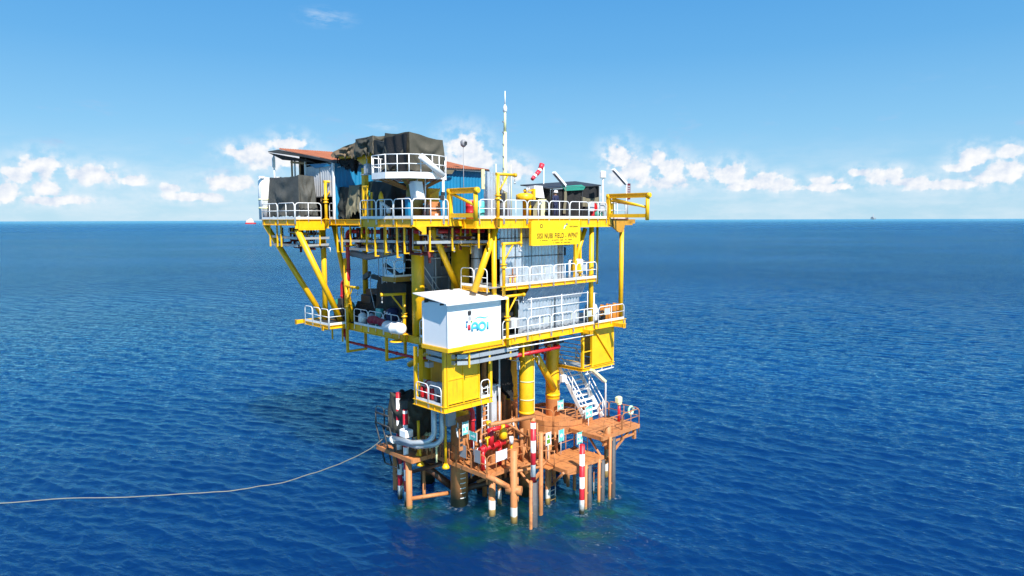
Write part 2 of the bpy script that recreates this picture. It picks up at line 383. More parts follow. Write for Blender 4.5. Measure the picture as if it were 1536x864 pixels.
# pale haze bank with broken stratus low over the horizon
bank = mth('MULTIPLY', rng(eln, .125, .015, smooth=True), rng(soft, .36, .60, smooth=True))
bank = mth('MULTIPLY', bank, rng(wisp, .30, .62, .45, 1.0))
skc = mixc(mth('MULTIPLY', bank, .42), skc, (.52*K, .575*K, .62*K))
greyw = mth('MULTIPLY', mth('MULTIPLY', rng(eln, .20, .06, smooth=True), rng(eln, .03, .07, smooth=True)), rng(noise_n(P2, 11, 6, .6, stretch=(1,3.0,1), off=(9,4,0)), .56, .72, smooth=True))
skc = mixc(mth('MULTIPLY', greyw, .75), skc, (.26*K, .37*K, .54*K))
ccol = mixc(lit, (.395*K, .46*K, .565*K), (.635*K, .635*K, .635*K))
ccol = mixc(rng(core, .0, 1.0, .0, .45), ccol, (.62*K, .625*K, .64*K))
skc = mixc(mth('MULTIPLY', veil, .55), skc, (.53*K, .58*K, .63*K))
skc = mixc(mth('MULTIPLY', mask, rng(body, -1.3, .35, .25, .97)), skc, ccol)
# thin cirrus wisp high up
cir = None
for x, y, w, h in [(500,45,46,16),(590,195,50,8)]:
    a, e = pxa(x, y)
    d = vmt('LENGTH', vmt('MULTIPLY', vmt('SUBTRACT', P2, (a, e, 0)).outputs[0], (1024/w, 1024/h, 0)).outputs[0]).outputs['Value']
    cir = d if cir is None else mth('MINIMUM', cir, d)
cm = mth('MULTIPLY', rng(cir, 1.2, .1, smooth=True), rng(wisp, .42, .68))
skc = mixc(mth('MULTIPLY', cm, .38), skc, (.5*K, .56*K, .62*K))
Lk(skc, bg.inputs['Color'])
sc.view_settings.view_transform = 'Standard'; sc.view_settings.look = 'None'; sc.view_settings.gamma = 1.0; sc.view_settings.exposure = .68
sc.view_settings.use_curve_mapping = False
sc.render.engine = 'CYCLES'
try:
    sc.cycles.use_denoising = True; sc.cycles.max_bounces = 6; sc.cycles.sample_clamp_indirect = 6
except Exception: pass

# ------------------------------------------------------------------ sea: one sheet from below the camera to the horizon, real waves near
def make_sea():
    rs = np.random.RandomState(5)
    th = np.concatenate([np.linspace(-.90, .90, 940), np.linspace(.90, 2*pi-.90, 70)[1:-1]])
    r = [10.0]
    while r[-1] < 24: r.append(r[-1]*1.02)
    rat = lambda q: .0031+.0036*min(1, max(0, (q-80)/330))
    while r[-1] < 460: r.append(r[-1]*(1+rat(r[-1])))
    while r[-1] < 70000: r.append(r[-1]*1.09)
    r = np.array(r); nr, na = len(r), len(th)
    R, T = np.meshgrid(r, th, indexing='ij'); X = R*np.sin(T); Y = R*np.cos(T)
    Z = np.zeros_like(X); DX = np.zeros_like(X); DY = np.zeros_like(X)
    sel = r < 900; Xs, Ys, Rs = X[sel], Y[sel], R[sel]
    step = Rs*(.0031+.0036*np.clip((Rs-80)/330, 0, 1))
    end = np.clip((440-Rs)/340, 0, 1)
    nw = 96
    for k in range(nw):
        lam = .34*(5.0/.34)**((k+.5)/nw); kk = 2*pi/lam
        a = math.radians(238) + rs.normal(0, .42) + (rs.uniform(-.35,.35) if lam < 1.2 else 0)
        slope = .043*(1.0 if lam < 1.1 else (1.1/lam)**1.05); amp = slope/kk
        kx, ky = math.cos(a)*kk, math.sin(a)*kk; ph = rs.uniform(0, 2*pi)
        fade = np.clip(lam/step/2.4 - .6, 0, 1)*end
        # slow gusts make patches of rougher and calmer water
        g = .75+.45*np.sin(Xs*rs.uniform(-.05,.05)+Ys*rs.uniform(-.05,.05)+rs.uniform(0,6))
        arg = Xs*kx + Ys*ky + ph; am = amp*fade*g
        Z[sel] += am*np.sin(arg); c = np.cos(arg)*am*.95
        DX[sel] -= c*math.cos(a)*-1; DY[sel] -= c*math.sin(a)*-1
    V = np.stack([X+DX, Y+DY, Z], -1).reshape(-1, 3)
    V = np.concatenate([V, [[0, 0, 0]]])
    i = np.arange(nr-1)[:, None]*na; j = np.arange(na)[None, :]; j2 = (j+1) % na
    F = np.stack([i+j, i+na+j, i+na+j2, i+j2], -1).reshape(-1, 4)
    tri = np.stack([np.full(na, nr*na), np.arange(na), (np.arange(na)+1) % na], -1)
    me = bpy.data.meshes.new('sea')
    nl = F.size + tri.size
    me.vertices.add(len(V)); me.vertices.foreach_set('co', V.astype(np.float32).ravel())
    me.loops.add(nl); me.loops.foreach_set('vertex_index', np.concatenate([F.ravel()[:], tri.ravel()]).astype(np.int32))
    me.polygons.add(len(F)+len(tri))
    ls = np.concatenate([np.arange(len(F))*4, F.size+np.arange(len(tri))*3]).astype(np.int32)
    me.polygons.foreach_set('loop_start', ls)
    me.polygons.foreach_set('use_smooth', np.ones(len(ls), bool))
    me.update(calc_edges=True); me.validate()
    # faces must look up
    if me.polygons[0].normal.z < 0: me.flip_normals()
    o = bpy.data.objects.new('sea', me); C.objects.link(o); o['kind'] = 'structure'
    m = bpy.data.materials.new('sea water'); m.use_nodes = True; me.materials.append(m)
    nt = m.node_tree; N = nt.nodes; Lk = nt.links.new; bs = N['Principled BSDF']
    g = N.new('ShaderNodeNewGeometry'); pos = g.outputs['Position']
    def nz(scale, det, stretch=None, off=(0,0,0), rot=0, ro=.6):
        mp = N.new('ShaderNodeMapping'); mp.inputs['Location'].default_value = off; mp.inputs['Rotation'].default_value = (0,0,rot); mp.inputs['Scale'].default_value = stretch or (1,1,1); Lk(pos, mp.inputs[0])
        n = N.new('ShaderNodeTexNoise'); n.inputs['Scale'].default_value = scale; n.inputs['Detail'].default_value = det; n.inputs['Roughness'].default_value = ro; Lk(mp.outputs[0], n.inputs['Vector']); return n.outputs[0]
    def mr(x, a, b, c=0., d=1., s=True):
        n = N.new('ShaderNodeMapRange'); n.interpolation_type = 'SMOOTHSTEP' if s else 'LINEAR'
        for k, vv in ((1,a),(2,b),(3,c),(4,d)): n.inputs[k].default_value = vv
        Lk(x, n.inputs[0]); return n.outputs[0]
    def mm(op, x, y):
        n = N.new('ShaderNodeMath'); n.operation = op
        for k, vv in ((0,x),(1,y)):
            if isinstance(vv, (int,float)): n.inputs[k].default_value = vv
            else: Lk(vv, n.inputs[k])
        return n.outputs[0]
    def mx(f, a, b):
        n = N.new('ShaderNodeMix'); n.data_type = 'RGBA'; Lk(f, n.inputs[0])
        for k, vv in ((6,a),(7,b)):
            if isinstance(vv, tuple): n.inputs[k].default_value = (*vv,1)
            else: Lk(vv, n.inputs[k])
        return n.outputs[2]
    wide = nz(.004, 4, (1, 2.2, 1))
    col = mx(mr(wide, .38, .62), (.0010, .0200, .090), (.0018, .0320, .130))
    # green glow of light scattered off the sunken legs, painted into the water colour
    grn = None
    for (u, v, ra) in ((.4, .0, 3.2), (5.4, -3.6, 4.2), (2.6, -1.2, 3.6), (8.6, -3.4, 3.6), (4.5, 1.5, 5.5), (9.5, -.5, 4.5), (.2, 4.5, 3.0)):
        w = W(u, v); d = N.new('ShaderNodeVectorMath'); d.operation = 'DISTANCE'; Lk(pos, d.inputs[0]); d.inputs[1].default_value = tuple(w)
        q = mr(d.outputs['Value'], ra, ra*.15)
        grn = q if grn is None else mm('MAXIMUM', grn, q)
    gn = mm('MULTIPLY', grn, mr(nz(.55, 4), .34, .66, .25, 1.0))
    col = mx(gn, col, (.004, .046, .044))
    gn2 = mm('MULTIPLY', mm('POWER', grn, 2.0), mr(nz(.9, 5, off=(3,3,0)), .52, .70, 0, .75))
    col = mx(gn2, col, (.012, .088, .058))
    # foam flecks where the swell works round the piles
    d = N.new('ShaderNodeVectorMath'); d.operation = 'DISTANCE'; Lk(pos, d.inputs[0]); d.inputs[1].default_value = tuple(W(5.5, -6.6))
    fo = mm('MULTIPLY', mr(d.outputs['Value'], 4.2, .6), mr(nz(2.6, 8, ro=.75), .58, .68, 0, .30))
    fo2 = mm('MULTIPLY', mr(grn, .35, .9), mr(nz(3.4, 8, off=(7,1,0), ro=.78), .60, .74, 0, .22))
    col = mx(mm('MAXIMUM', fo, fo2), col, (.34, .40, .44))
    # broken wash where the water slaps round each pile
    ws = None
    for (u, v, ra) in ((3.14,-.8,.21),(2.9,.87,.21),(-.03,5.4,.2),(6.91,-2.9,.17),(3.5,-2.05,.22),(10.4,-2.6,.2),(8.07,-2.53,.2),(9.45,-2.48,.2),(2.45,3.53,.58),(6.5,-.42,.15),(.02,5.72,.16),(4.3,1.7,.14)):
        w = W(u, v); d = N.new('ShaderNodeVectorMath'); d.operation = 'DISTANCE'; Lk(pos, d.inputs[0]); d.inputs[1].default_value = tuple(w)
        q = mr(d.outputs['Value'], ra+.55, ra+.05); ws = q if ws is None else mm('MAXIMUM', ws, q)
    col = mx(mm('MULTIPLY', ws, mr(nz(4.5, 6, off=(2,2,0), ro=.7), .48, .68, 0, .5)), col, (.40, .46, .48))
    ln = N.new('ShaderNodeVectorMath'); ln.operation = 'LENGTH'; Lk(pos, ln.inputs[0])
    rg = mr(ln.outputs['Value'], 60, 1500, .06, .24, False)
    band = nz(.0016, 5, (1, 4.5, 1), off=(2,5,0), ro=.6)
    rgh = mm('MULTIPLY', rg, mr(band, .36, .64, .62, 1.3))
    # light scattered back from within the water, under a Fresnel-weighted mirror of the sky
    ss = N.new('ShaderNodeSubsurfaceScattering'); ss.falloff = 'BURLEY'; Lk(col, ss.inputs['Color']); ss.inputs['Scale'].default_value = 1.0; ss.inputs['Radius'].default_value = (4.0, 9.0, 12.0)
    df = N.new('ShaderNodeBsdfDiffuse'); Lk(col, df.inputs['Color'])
    bd = N.new('ShaderNodeMixShader'); bd.inputs[0].default_value = .20; Lk(ss.outputs[0], bd.inputs[1]); Lk(df.outputs[0], bd.inputs[2])
    gl = N.new('ShaderNodeBsdfGlossy'); gl.inputs['Color'].default_value = (.48, .92, 1.0, 1); Lk(rgh, gl.inputs['Roughness'])
    fr = N.new('ShaderNodeFresnel'); fr.inputs['IOR'].default_value = 1.42
    mxs = N.new('ShaderNodeMixShader'); Lk(fr.outputs[0], mxs.inputs[0]); Lk(bd.outputs[0], mxs.inputs[1]); Lk(gl.outputs[0], mxs.inputs[2])
    Lk(mxs.outputs[0], N['Material Output'].inputs['Surface']); N.remove(bs)
    dist = ln.outputs['Value']
    def along(scale, det, rot, st, ro=.6, off=(0,0,0)):
        # noise stretched along the wave crests: turn first, then squeeze
        m1 = N.new('ShaderNodeMapping'); m1.inputs['Rotation'].default_value = (0,0,rot); m1.inputs['Location'].default_value = off; Lk(pos, m1.inputs[0])
        m2 = N.new('ShaderNodeMapping'); m2.inputs['Scale'].default_value = (1/st, 1, 1); Lk(m1.outputs[0], m2.inputs[0])
        n = N.new('ShaderNodeTexNoise'); n.inputs['Scale'].default_value = scale; n.inputs['Detail'].default_value = det; n.inputs['Roughness'].default_value = ro; Lk(m2.outputs[0], n.inputs['Vector']); return n.outputs[0]
    h = mm('ADD', mm('MULTIPLY', along(1.9, 5, .45, 2.6, .65), .80), mm('MULTIPLY', along(3.2, 4, .95, 2.2, .6, (4,2,0)), .34))
    h = mm('MULTIPLY', h, mr(nz(.035, 4, (1, 2.0, 1), off=(1,8,0)), .34, .66, .45, 1.35))
    h = mm('ADD', h, mm('MULTIPLY', along(7.5, 3, .6, 2.0, .6, (8,5,0)), .20))
    midw = mm('MULTIPLY', along(.62, 5, .38, 2.8, .68), mr(dist, 45, 150, .5, 4.5))
    w2 = mm('MULTIPLY', along(.21, 6, .25, 3.0, .7), mr(dist, 70, 260, 0, 15.0))
    w3 = mm('MULTIPLY', along(.06, 6, .15, 3.2, .72, (3,9,0)), mr(dist, 180, 1500, 0, 18.0))
    far = mm('ADD', mm('ADD', h, midw), mm('ADD', w2, w3))
    far = mm('MULTIPLY', far, mr(dist, 9000, 1500, .25, 1.0))
    bp = N.new('ShaderNodeBump'); bp.inputs['Strength'].default_value = .85; bp.inputs['Distance'].default_value = .14; Lk(far, bp.inputs['Height']); [Lk(bp.outputs[0], q.inputs['Normal']) for q in (df, gl, fr)]
make_sea()
# ================================================================== the steel platform
ZT, ZZ, ZM, ZC = 18.07, 14.1, 11.0, 7.45        # top, mezzanine, middle deck, hanging cage floors
TOP = [(-2.5,1.2),(1.0,1.2),(1.0,0.0),(13.2,0.0),(13.2,.35),(15.3,.35),(15.3,18.2),(-.6,18.2),(-3.1,18.2),(-3.1,13.3),(-.6,13.3),(-.6,6.4),(-2.5,6.4)]
plat = thing('offshore_platform', 'yellow steel wellhead platform standing in the sea on tubular legs', 'oil platform', (6, 4, 0))
Y, O = M['yellow'], M['orange']
# ---- top deck
mb = MB()
for poly in ([(-2.5,1.2),(1.0,1.2),(1.0,6.4),(-2.5,6.4)], [(1.0,.02),(15.3,.02),(15.3,18.2),(1.0,18.2)], [(-.6,6.4),(1.0,6.4),(1.0,18.2),(-.6,18.2)], [(-3.1,13.3),(-.6,13.3),(-.6,18.2),(-3.1,18.2)]):
    mb.prism(poly, ZT-.06, ZT)
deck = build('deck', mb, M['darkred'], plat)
def fascia(a, b, z0, z1, dep=.22):
    """I-beam along a deck edge: web, two flanges, stiffeners; the web stands on the line a-b"""
    a, b = Vector((*a, 0)), Vector((*b, 0)); d = (b-a).normalized(); L = (b-a).length; nr = Vector((d.y, -d.x, 0))
    mb = MB(); ti = .035
    def q(s0, s1, o0, o1, za, zb):
        P = []
        for z in (za, zb):
            for s_, o_ in ((s0,o0),(s1,o0),(s1,o1),(s0,o1)):
                p = a + d*s_ + nr*o_; P.append((p.x, p.y, z))
        n = len(mb.v); mb.v += P
        for t in ((3,2,1,0),(4,5,6,7),(0,1,5,4),(1,2,6,5),(2,3,7,6),(3,0,4,7)): mb.face([n+i for i in t])
    q(0, L, -.05, -.02, z0+ti, z1-ti)
    q(0, L, -.12, .06, z1-ti, z1); q(0, L, -.12, .06, z0, z0+ti)
    x = .25
    while x < L-.15: q(x, x+.03, -.02, .035, z0+ti, z1-ti); x += 1.75
    return mb
for a, b, h in (((-2.5,1.2),(1.0,1.2),.42),((1.06,0),(13.2,0),.56),((1.0,1.2),(1.0,0.06),.56),((-2.5,6.4),(-2.5,1.26),.46),((-.6,13.3),(-.6,6.4),.40),((-3.1,18.2),(-3.1,13.36),.40),((-3.1,13.3),(-.66,13.3),.62),((13.2,.35),(15.3,.35),.5),((15.3,.35),(15.3,18.2),.5)):
    build('edge_beam', fascia(a, b, ZT-h, ZT), Y, deck)
mb = MB()
for v in (2.6, 4.6, 6.8, 9.2, 11.6, 14.0): mb.beam((-.5 if v > 6 else -2.4, v, ZT-.27), (15.2, v, ZT-.27), .14, .40)
for u in (.4, 2.8, 5.4, 8.2, 11.0, 13.6): mb.beam((u, 1.3 if u < 1 else .1, ZT-.30), (u, 16, ZT-.30), .13, .44)
for u in (-2.2,-1.2): mb.beam((u, 13.4, ZT-.25), (u, 18.1, ZT-.25), .12, .36); mb.beam((u, 1.3, ZT-.25), (u, 6.3, ZT-.25), .12, .36)
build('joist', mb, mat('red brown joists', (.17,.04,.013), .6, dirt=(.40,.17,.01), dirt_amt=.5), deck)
mb = MB(); mb.box(-2.9,-.9,13.245,13.29,ZT-.72,ZT-.16); build('bracket_plate', mb, Y, deck)
mb = MB(); mb.plate([(-2.4,1.14,ZT-.42),(-1.9,1.14,ZT-.72),(-1.9,1.14,ZT-.42)], .06).box(-1.9,-1.6,1.12,1.18,ZT-.85,ZT-.42); build('bracket_plate', mb, Y, deck)
# ---- mezzanine
mb = MB(); mb.prism([(2.0,.06),(11.7,.06),(11.7,2.6),(2.0,2.6)], ZZ-.05, ZZ); mz = build('deck', mb, M['zinc'], plat)
build('edge_beam', fascia((3.05,0.02),(11.7,0.02), ZZ-.24, ZZ-.002), Y, mz)
build('edge_beam', fascia((11.7,.08),(11.7,2.6), ZZ-.24, ZZ-.002), Y, mz)
build('edge_beam', fascia((2.0,2.5),(2.0,.1), ZZ-.24, ZZ-.002), Y, mz)
mb = MB()
for u in (4.2,6.4,8.8,11.0): mb.beam((u,.15,ZZ-.14),(u,2.5,ZZ-.14),.1,.16)
build('joist', mb, Y, mz)
# ---- middle deck
mb = MB(); mb.prism([(.04,.04),(15.0,.04),(15.0,12),(10,16),(.04,16)], ZM-.06, ZM); mb.prism([(-1.62,11.95),(.0,11.95),(.0,15.3),(-1.62,15.3)], ZM-.05, ZM)
mid = build('deck', mb, M['dark'], plat)
for a, b, h in (((0,0),(11.55,0),.42),((11.7,0),(15.1,0),.40),((0,16),(0,.06),.46),((15.1,.06),(15.1,12),.4)):
    build('edge_beam', fascia(a, b, ZM-h, ZM), Y, mid)
build('edge_beam', fascia((-1.62,11.95),(-.1,11.95), ZM-.24, ZM), Y, mid); build('edge_beam', fascia((-1.62,15.3),(-1.62,12.02), ZM-.24, ZM), Y, mid)
mb = MB()
for v in (1.8, 4.0, 6.4, 8.8, 11.6): mb.beam((.1,v,ZM-.28),(15,v,ZM-.28),.13,.4)
for u in (1.6,4.2,6.8,9.4,12.2): mb.beam((u,.1,ZM-.3),(u,14,ZM-.3),.12,.42)
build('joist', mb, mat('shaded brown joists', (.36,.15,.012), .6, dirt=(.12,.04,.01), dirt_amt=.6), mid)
for p, q in (((13.7,1.6,10.72),(13.7,-.95,10.72)),((10.45,1.6,10.62),(10.45,-.7,10.62)),((-.1,15.9,10.88),(-2.0,15.9,10.88)),((-.1,12.7,10.75),(-1.7,12.7,10.75))):
    mb = MB(); mb.beam(p, q, .2, .26).beam(q, tuple(q[i]+(p[i]-q[i])*.02 for i in range(3)), .26, .32); build('outrigger', mb, Y, mid)
# ---- legs: four big tubulars, yellow above the splash line, primer below
def leg(pu, pv, r, z0, z1, lean=(0,0), ring=(), name='leg'):
    mb = MB(); mb.tube((pu,pv,z0),(pu+lean[0],pv+lean[1],z1), r, 28)
    for z in ring:
        t = (z-z0)/(z1-z0); mb.tube((pu+lean[0]*t,pv+lean[1]*t,z-.09),(pu+lean[0]*t,pv+lean[1]*t,z+.09), r+.025, 28)
    return build(name, mb, M['leg'], plat)
LA = leg(2.45,3.53,.56,-3,17.6,(.42,.05),(5.5,))
LC = leg(6.8,1.7,.50,-3,17.6,(0,.1),(5.5,))
LB = leg(8.6,5.0,.50,-3,17.6,(0,.2),(5.6,))
LD = leg(10.8,3.0,.50,-3,17.6,(0,.2),(5.7,))
# white draught marks painted round the front of the leg
for k in range(7):
    z = .55+k*.32; mb = MB(); r = .572; rows = []
    for zz in (z, z+.05): rows.append([(2.5+r*math.cos(x), 3.55+r*math.sin(x), zz) for x in np.linspace(-2.1,-.75,12)])
    mb.grid(rows); build('draught_mark', mb, M['white'], LA)
for k in range(4):
    z = 2.75+k*.3; mb = MB(); mb.grid([[(2.52+.572*math.cos(x), 3.55+.572*math.sin(x), zz) for x in np.linspace(-1.45,-1.2,4)] for zz in (z,z+.06)]); build('draught_mark', mb, M['white'], LA)
mb = MB()
for z in (6.35,7.55): mb.lathe((6.8,1.72,z), [(.506,0),(.506,.07)], 28)
mb.box(6.98,7.03,1.23,1.25,5.6,9.6)
build('band', mb, M['cream'], LC)
# ---- columns and braces
def part_tube(name, p, q, r, n=14, m=None, flange=False):
    mb = MB(); mb.tube(p, q, r, n)
    return build(name, mb, m or Y, plat)
part_tube('column', (.36,4.62,10.9),(.36,4.62,17.6),.39,26)
part_tube('column', (2.83,.5,11),(2.83,.5,17.55),.15)
part_tube('column', (11.7,.42,10.6),(11.7,.42,17.55),.165)
part_tube('column', (15.0,.38,10.9),(15.0,.38,17.6),.165,16)
part_tube('column', (14.3,2.0,13.4),(14.3,2.0,17.6),.09)
part_tube('column', (2.55,14.0,11),(2.55,14.0,17.6),.20)
part_tube('column', (-.4,14.6,11),(-.4,14.6,17.6),.19)
part_tube('column', (.25,12.7,11),(.25,12.7,15.4),.20)
part_tube('brace', (-.16,2.5,17.5),(2.5,3.4,13.7),.18,16)
part_tube('brace', (3.05,.55,17.6),(1.35,.62,13.9),.20,18)
part_tube('brace', (-2.85,13.55,17.4),(.05,13.0,10.75),.20,18)
part_tube('brace', (-2.95,18.05,17.7),(.1,15.8,11.0),.20,18)
part_tube('brace', (.3,14.3,17.6),(.5,12.4,11.0),.17)
part_tube('brace', (3.2,8,17.5),(5.2,5.4,12.2),.22)
part_tube('brace', (8.1,2.2,9.13),(10.55,2.75,6.2),.24,18)
part_tube('brace', (2.6,8.8,8.2),(2.5,4,10.5),.2)
part_tube('brace', (10.4,1.0,14.6),(11.5,.8,17.4),.15)
mb = MB(); mb.beam((10.1,.5,17.3),(10.1,.5,14.2),.16,.16).beam((11.1,.9,17.3),(11.1,.9,14.2),.14,.14); build('column', mb, Y, plat)
# ---- left hanging cage
cg = MB(); cg.prism([(-.72,.86),(2.95,.86),(2.95,3.75),(-.72,3.75)], ZC-.05, ZC); cage = build('cage', cg, M['zinc'], plat)
build('edge_beam', fascia((-.75,.83),(2.95,.83), ZC-.36, ZC), Y, cage); build('edge_beam', fascia((-.75,3.75),(-.75,.9), ZC-.36, ZC), Y, cage)
for u, v, z1 in ((-.64,.93,10.6),(2.86,.93,10.6),(-.62,3.66,10.55),(2.8,3.6,10.6)):
    mb = MB(); mb.box(u-.09,u+.09,v-.09,v+.09,ZC,z1); build('post', mb, Y, cage)
mb = MB(); mb.box(-.45,1.92,.90,.93,ZC+.05,10.45)
for u in (-.45,.72,1.92): mb.box(u-.04,u+.04,.85,.9,ZC+.02,10.5)
for z in (ZC+.1,8.95,10.4): mb.box(-.41,1.88,.86,.9,z-.035,z+.035)
build('wall_panel', mb, Y, cage)
mb = MB(); mb.box(-.5,-.2,3.5,3.55,8.2,10.4).box(.4,2.5,3.5,3.54,ZC,10.4); build('wall_panel', mb, Y, cage)
# ---- right hanging cage
ZR = 7.95
cg = MB(); cg.prism([(10.9,.42),(14.3,.42),(14.3,3.1),(10.9,3.1)], ZR-.05, ZR); cage = build('cage', cg, M['zinc'], plat)
build('edge_beam', fascia((10.87,.4),(14.33,.4), ZR-.22, ZR), Y, cage); build('edge_beam', fascia((10.87,3.1),(10.87,.46), ZR-.22, ZR), Y, cage)
mb = MB(); mb.box(11.95,14.28,.44,.47,ZR+.03,10.6); build('wall_panel', mb, Y, cage)
mb = MB(); mb.box(14.24,14.28,.5,3.1,ZR+.03,10.6); build('wall_panel', mb, Y, cage)
for u, v in ((10.95,.5),(11.95,.5),(14.22,.5),(10.95,3.0)):
    mb = MB(); mb.box(u-.08,u+.08,v-.09,v+.09,ZR,10.6); build('post', mb, Y, cage)
mb = MB(); mb.beam((12.05,.38,10.5),(14.1,.38,8.15),.13,.1); build('brace', mb, Y, cage)
mb = MB()
for k in range(8): z = ZR+.35+k*.3; mb.box(10.93,10.96,.6,2.95,z,z+.04)
mb.box(11.0,11.9,.47,.50,ZR+1.05,ZR+1.12).box(11.0,11.9,.47,.50,ZR+.1,ZR+.16); build('grille', mb, Y, cage)
mb = MB(); mb.tube((11.1,.35,ZR-.42),(14.2,.35,ZR-.42),.05)
for u in (11.3,12.9,14.0): mb.box(u-.02,u+.02,.34,.38,ZR-.4,ZR-.2)
build('hanging_pipe', mb, M['white'], cage)
# ---- hangers carrying the trays under the top deck and the middle deck
def hanger(u, v, z0, z1, w=.0, dirn=(1,0), name='hanger'):
    mb = MB(); mb.box(u-.05,u+.05,v-.03,v+.03,z0,z1)
    if w: mb.beam((u,v,z0+.03),(u+dirn[0]*w,v+dirn[1]*w,z0+.03),.07,.06)
    return build(name, mb, Y, plat)
for v in (17.4,16.3,15.7): hanger(-2.95, v, 16.2, ZT-.4)
for u in (-2.6,-1.2): hanger(u, 13.6, 16.3, ZT-.5)
for v in (12.6,12.0,10.9,9.5,8.9,8.0,6.9): hanger(-.45, v, 15.85+.5*(int(v*10) % 3), ZT-.35, .3)
for v in (6.0,5.1,4.0,2.9,2.2): hanger(-2.3, v, 16.15-.25*(int(v*10) % 2), ZT-.4, .3)
for u in (-1.2,.4): hanger(u, 1.35, 16.25, ZT-.4, .25)
for u in (1.4,2.2,4.8): hanger(u, .22, 16.4, ZT-.5)
for v in (14.6,13.2): hanger(.1, v, 9.55, 10.6)
for v0, v1 in ((12.6,10.0),(7.8,6.4)):
    mb = MB(); z = 9.1 if v0 < 9 else 9.0
    mb.box(.05,.2,v0-.08,v0+.08,z,10.6).box(.3+1.2,.45+1.2,v0-.08,v0+.08,z,10.6).box(.05,1.65,v0-.08,v0+.08,z-.14,z); build('hanger', mb, Y, plat)
for u in (.55,2.1,3.8,4.9): hanger(u, .14, 9.65, 10.6)

# ================================================================== orange boat landing at the waterline
M['wetsteel'] = mat('wet brown steel', (.10,.045,.024), .5, dirt=(.03,.025,.015), dirt_amt=.7)
land = thing('boat_landing', 'salmon painted boat landing decks and piles around the platform legs at the water', 'boat landing', (5, 1, 0))
def odeck(poly, z, edge=.26, name='deck', plank=True):
    mb = MB(); n = len(poly)
    mb.prism(poly, z-.06, z)
    d = build(name, mb, M['orangedk'], land)
    mb = MB()
    for i in range(n):
        a, b = poly[i], poly[(i+1) % n]; mb.beam((a[0],a[1],z-edge/2-.004),(b[0],b[1],z-edge/2-.004),.1,edge)
    us = [p[0] for p in poly]; vs = [p[1] for p in poly]
    u = min(us)+.6
    while u < max(us)-.3 and n == 4: mb.beam((u,min(vs)+.1,z-.15),(u,max(vs)-.1,z-.15),.08,.16); u += 1.0
    build('edge_beam', mb, O, d)
    if plank:
        mb = MB(); u = min(us)+.95
        while u < max(us)-.3 and n == 4: mb.box(u-.012,u+.012,min(vs)+.02,max(vs)-.02,z+.002,z+.008); u += .95
        v = (min(vs)+max(vs))/2; mb.box(min(us)+.02,max(us)-.02,v-.012,v+.012,z+.009,z+.014) if n == 4 else None
        if mb.v: build('plate_joint', mb, M['orangedk2'], d)
    return d
M['orangedk2'] = mat('dark seam', (.20,.075,.03), .8)
odeck([(1.86,.18),(5.9,.18),(5.9,2.4),(1.86,2.4)], 3.0)
odeck([(1.90,2.42),(4.3,2.42),(4.3,6.4),(1.90,6.4)], 2.99)
odeck([(-.25,4.7),(1.86,4.7),(1.86,8.6),(-.25,8.6)], 3.3)
odeck([(6.0,-2.45),(9.6,-2.45),(9.6,.0),(6.0,.0)], 2.9)
odeck([(9.35,-2.5),(13.4,-2.5),(13.4,.2),(9.35,.2)], 4.2)
mb = MB(); mb.box(9.6,13.1,-2.4,-2.3,3.5,3.62).beam((10.05,-2.3,2.4),(12.6,-2.3,3.9),.12,.12).beam((13.1,-2.3,3.2),(13.1,-2.3,4.1),.2,.2); build('brace', mb, O, land)
mb = MB()                                            # round hoop deck on the right-hand leg
ring = [(10.6+2.5*math.cos(a)*(1 if True else 0), 2.5+2.5*math.sin(a)) for a in np.linspace(0,2*pi,17)[:-1]]
dk = odeck(ring, 4.25, .5)
mb = MB()
for i in range(16):
    a, b = ring[i], ring[(i+1) % 16]; mb.beam((a[0],a[1],4.45),(b[0],b[1],4.45),.05,.32)
build('kick_plate', mb, O, dk)
def pile(u, v, r, z0, z1, m=None, name='pile'):
    mb = MB(); mb.tube((u,v,z0),(u,v,z1),r,16); return build(name, mb, m or M['pile'], land)
pile(3.14,-.8,.21,-3,4.45); pile(2.9,.87,.21,-3,2.8); pile(-.03,5.4,.20,-3,3.35,M['pileplain']); pile(4.3,1.7,.14,-3,2.9)
pile(5.3,1.2,.16,-3,2.9,M['pileplain']); pile(6.5,-.42,.15,-3,4.5); pile(8.8,1.6,.2,-3,4.1,M['pileplain']); pile(.9,8.2,.2,-3,3.2,M['pileplain']); pile(5.0,-1.25,.14,-3,5.2, O)
pile(7.2,3.6,.25,-3,4.0,M['pileplain']); pile(4.6,5.6,.25,-3,2.9,M['pileplain']); pile(10.2,-2.3,.2,3.2,4.75,O); pile(12.9,-.1,.15,-3,4.1)
mb = MB(); mb.tube((1.9,.22,2.92),(3.3,-.72,1.9),.17,14).tube((3.45,-1.15,1.95),(2.95,-.35,1.95),.27,18); build('brace', mb, O, land)
mb = MB(); mb.tube((3.14,-.8,1.6),(4.2,.6,2.7),.11); build('brace', mb, O, land)
mb = MB(); mb.tube((.0,5.4,.5),(2.3,4.3,.55),.13,12); build('brace', mb, O, land)
mb = MB(); mb.tube((.0,5.5,.7),(.9,8.1,1.3),.1,10); build('brace', mb, M['pile'], land)
mb = MB(); mb.tube((1.95,0.0,6.05),(5.75,0.0,5.75),.12,14).tube((3.3,.0,5.9),(5.5,.3,4.4),.07).tube((5.6,.0,5.75),(5.6,.0,3.0),.16,14); build('brace', mb, O, land)
mb = MB(); mb.tube((7.3,-.3,1.0),(8.2,.8,2.8),.1); build('brace', mb, M['pile'], land)
mb = MB(); mb.tube((3.1,-.8,3.1),(5.0,-1.25,3.05),.09).tube((5.0,-1.25,3.05),(6.5,-.42,2.9),.09).tube((3.14,-.8,3.3),(3.4,.3,3.05),.08); build('brace', mb, O, land)
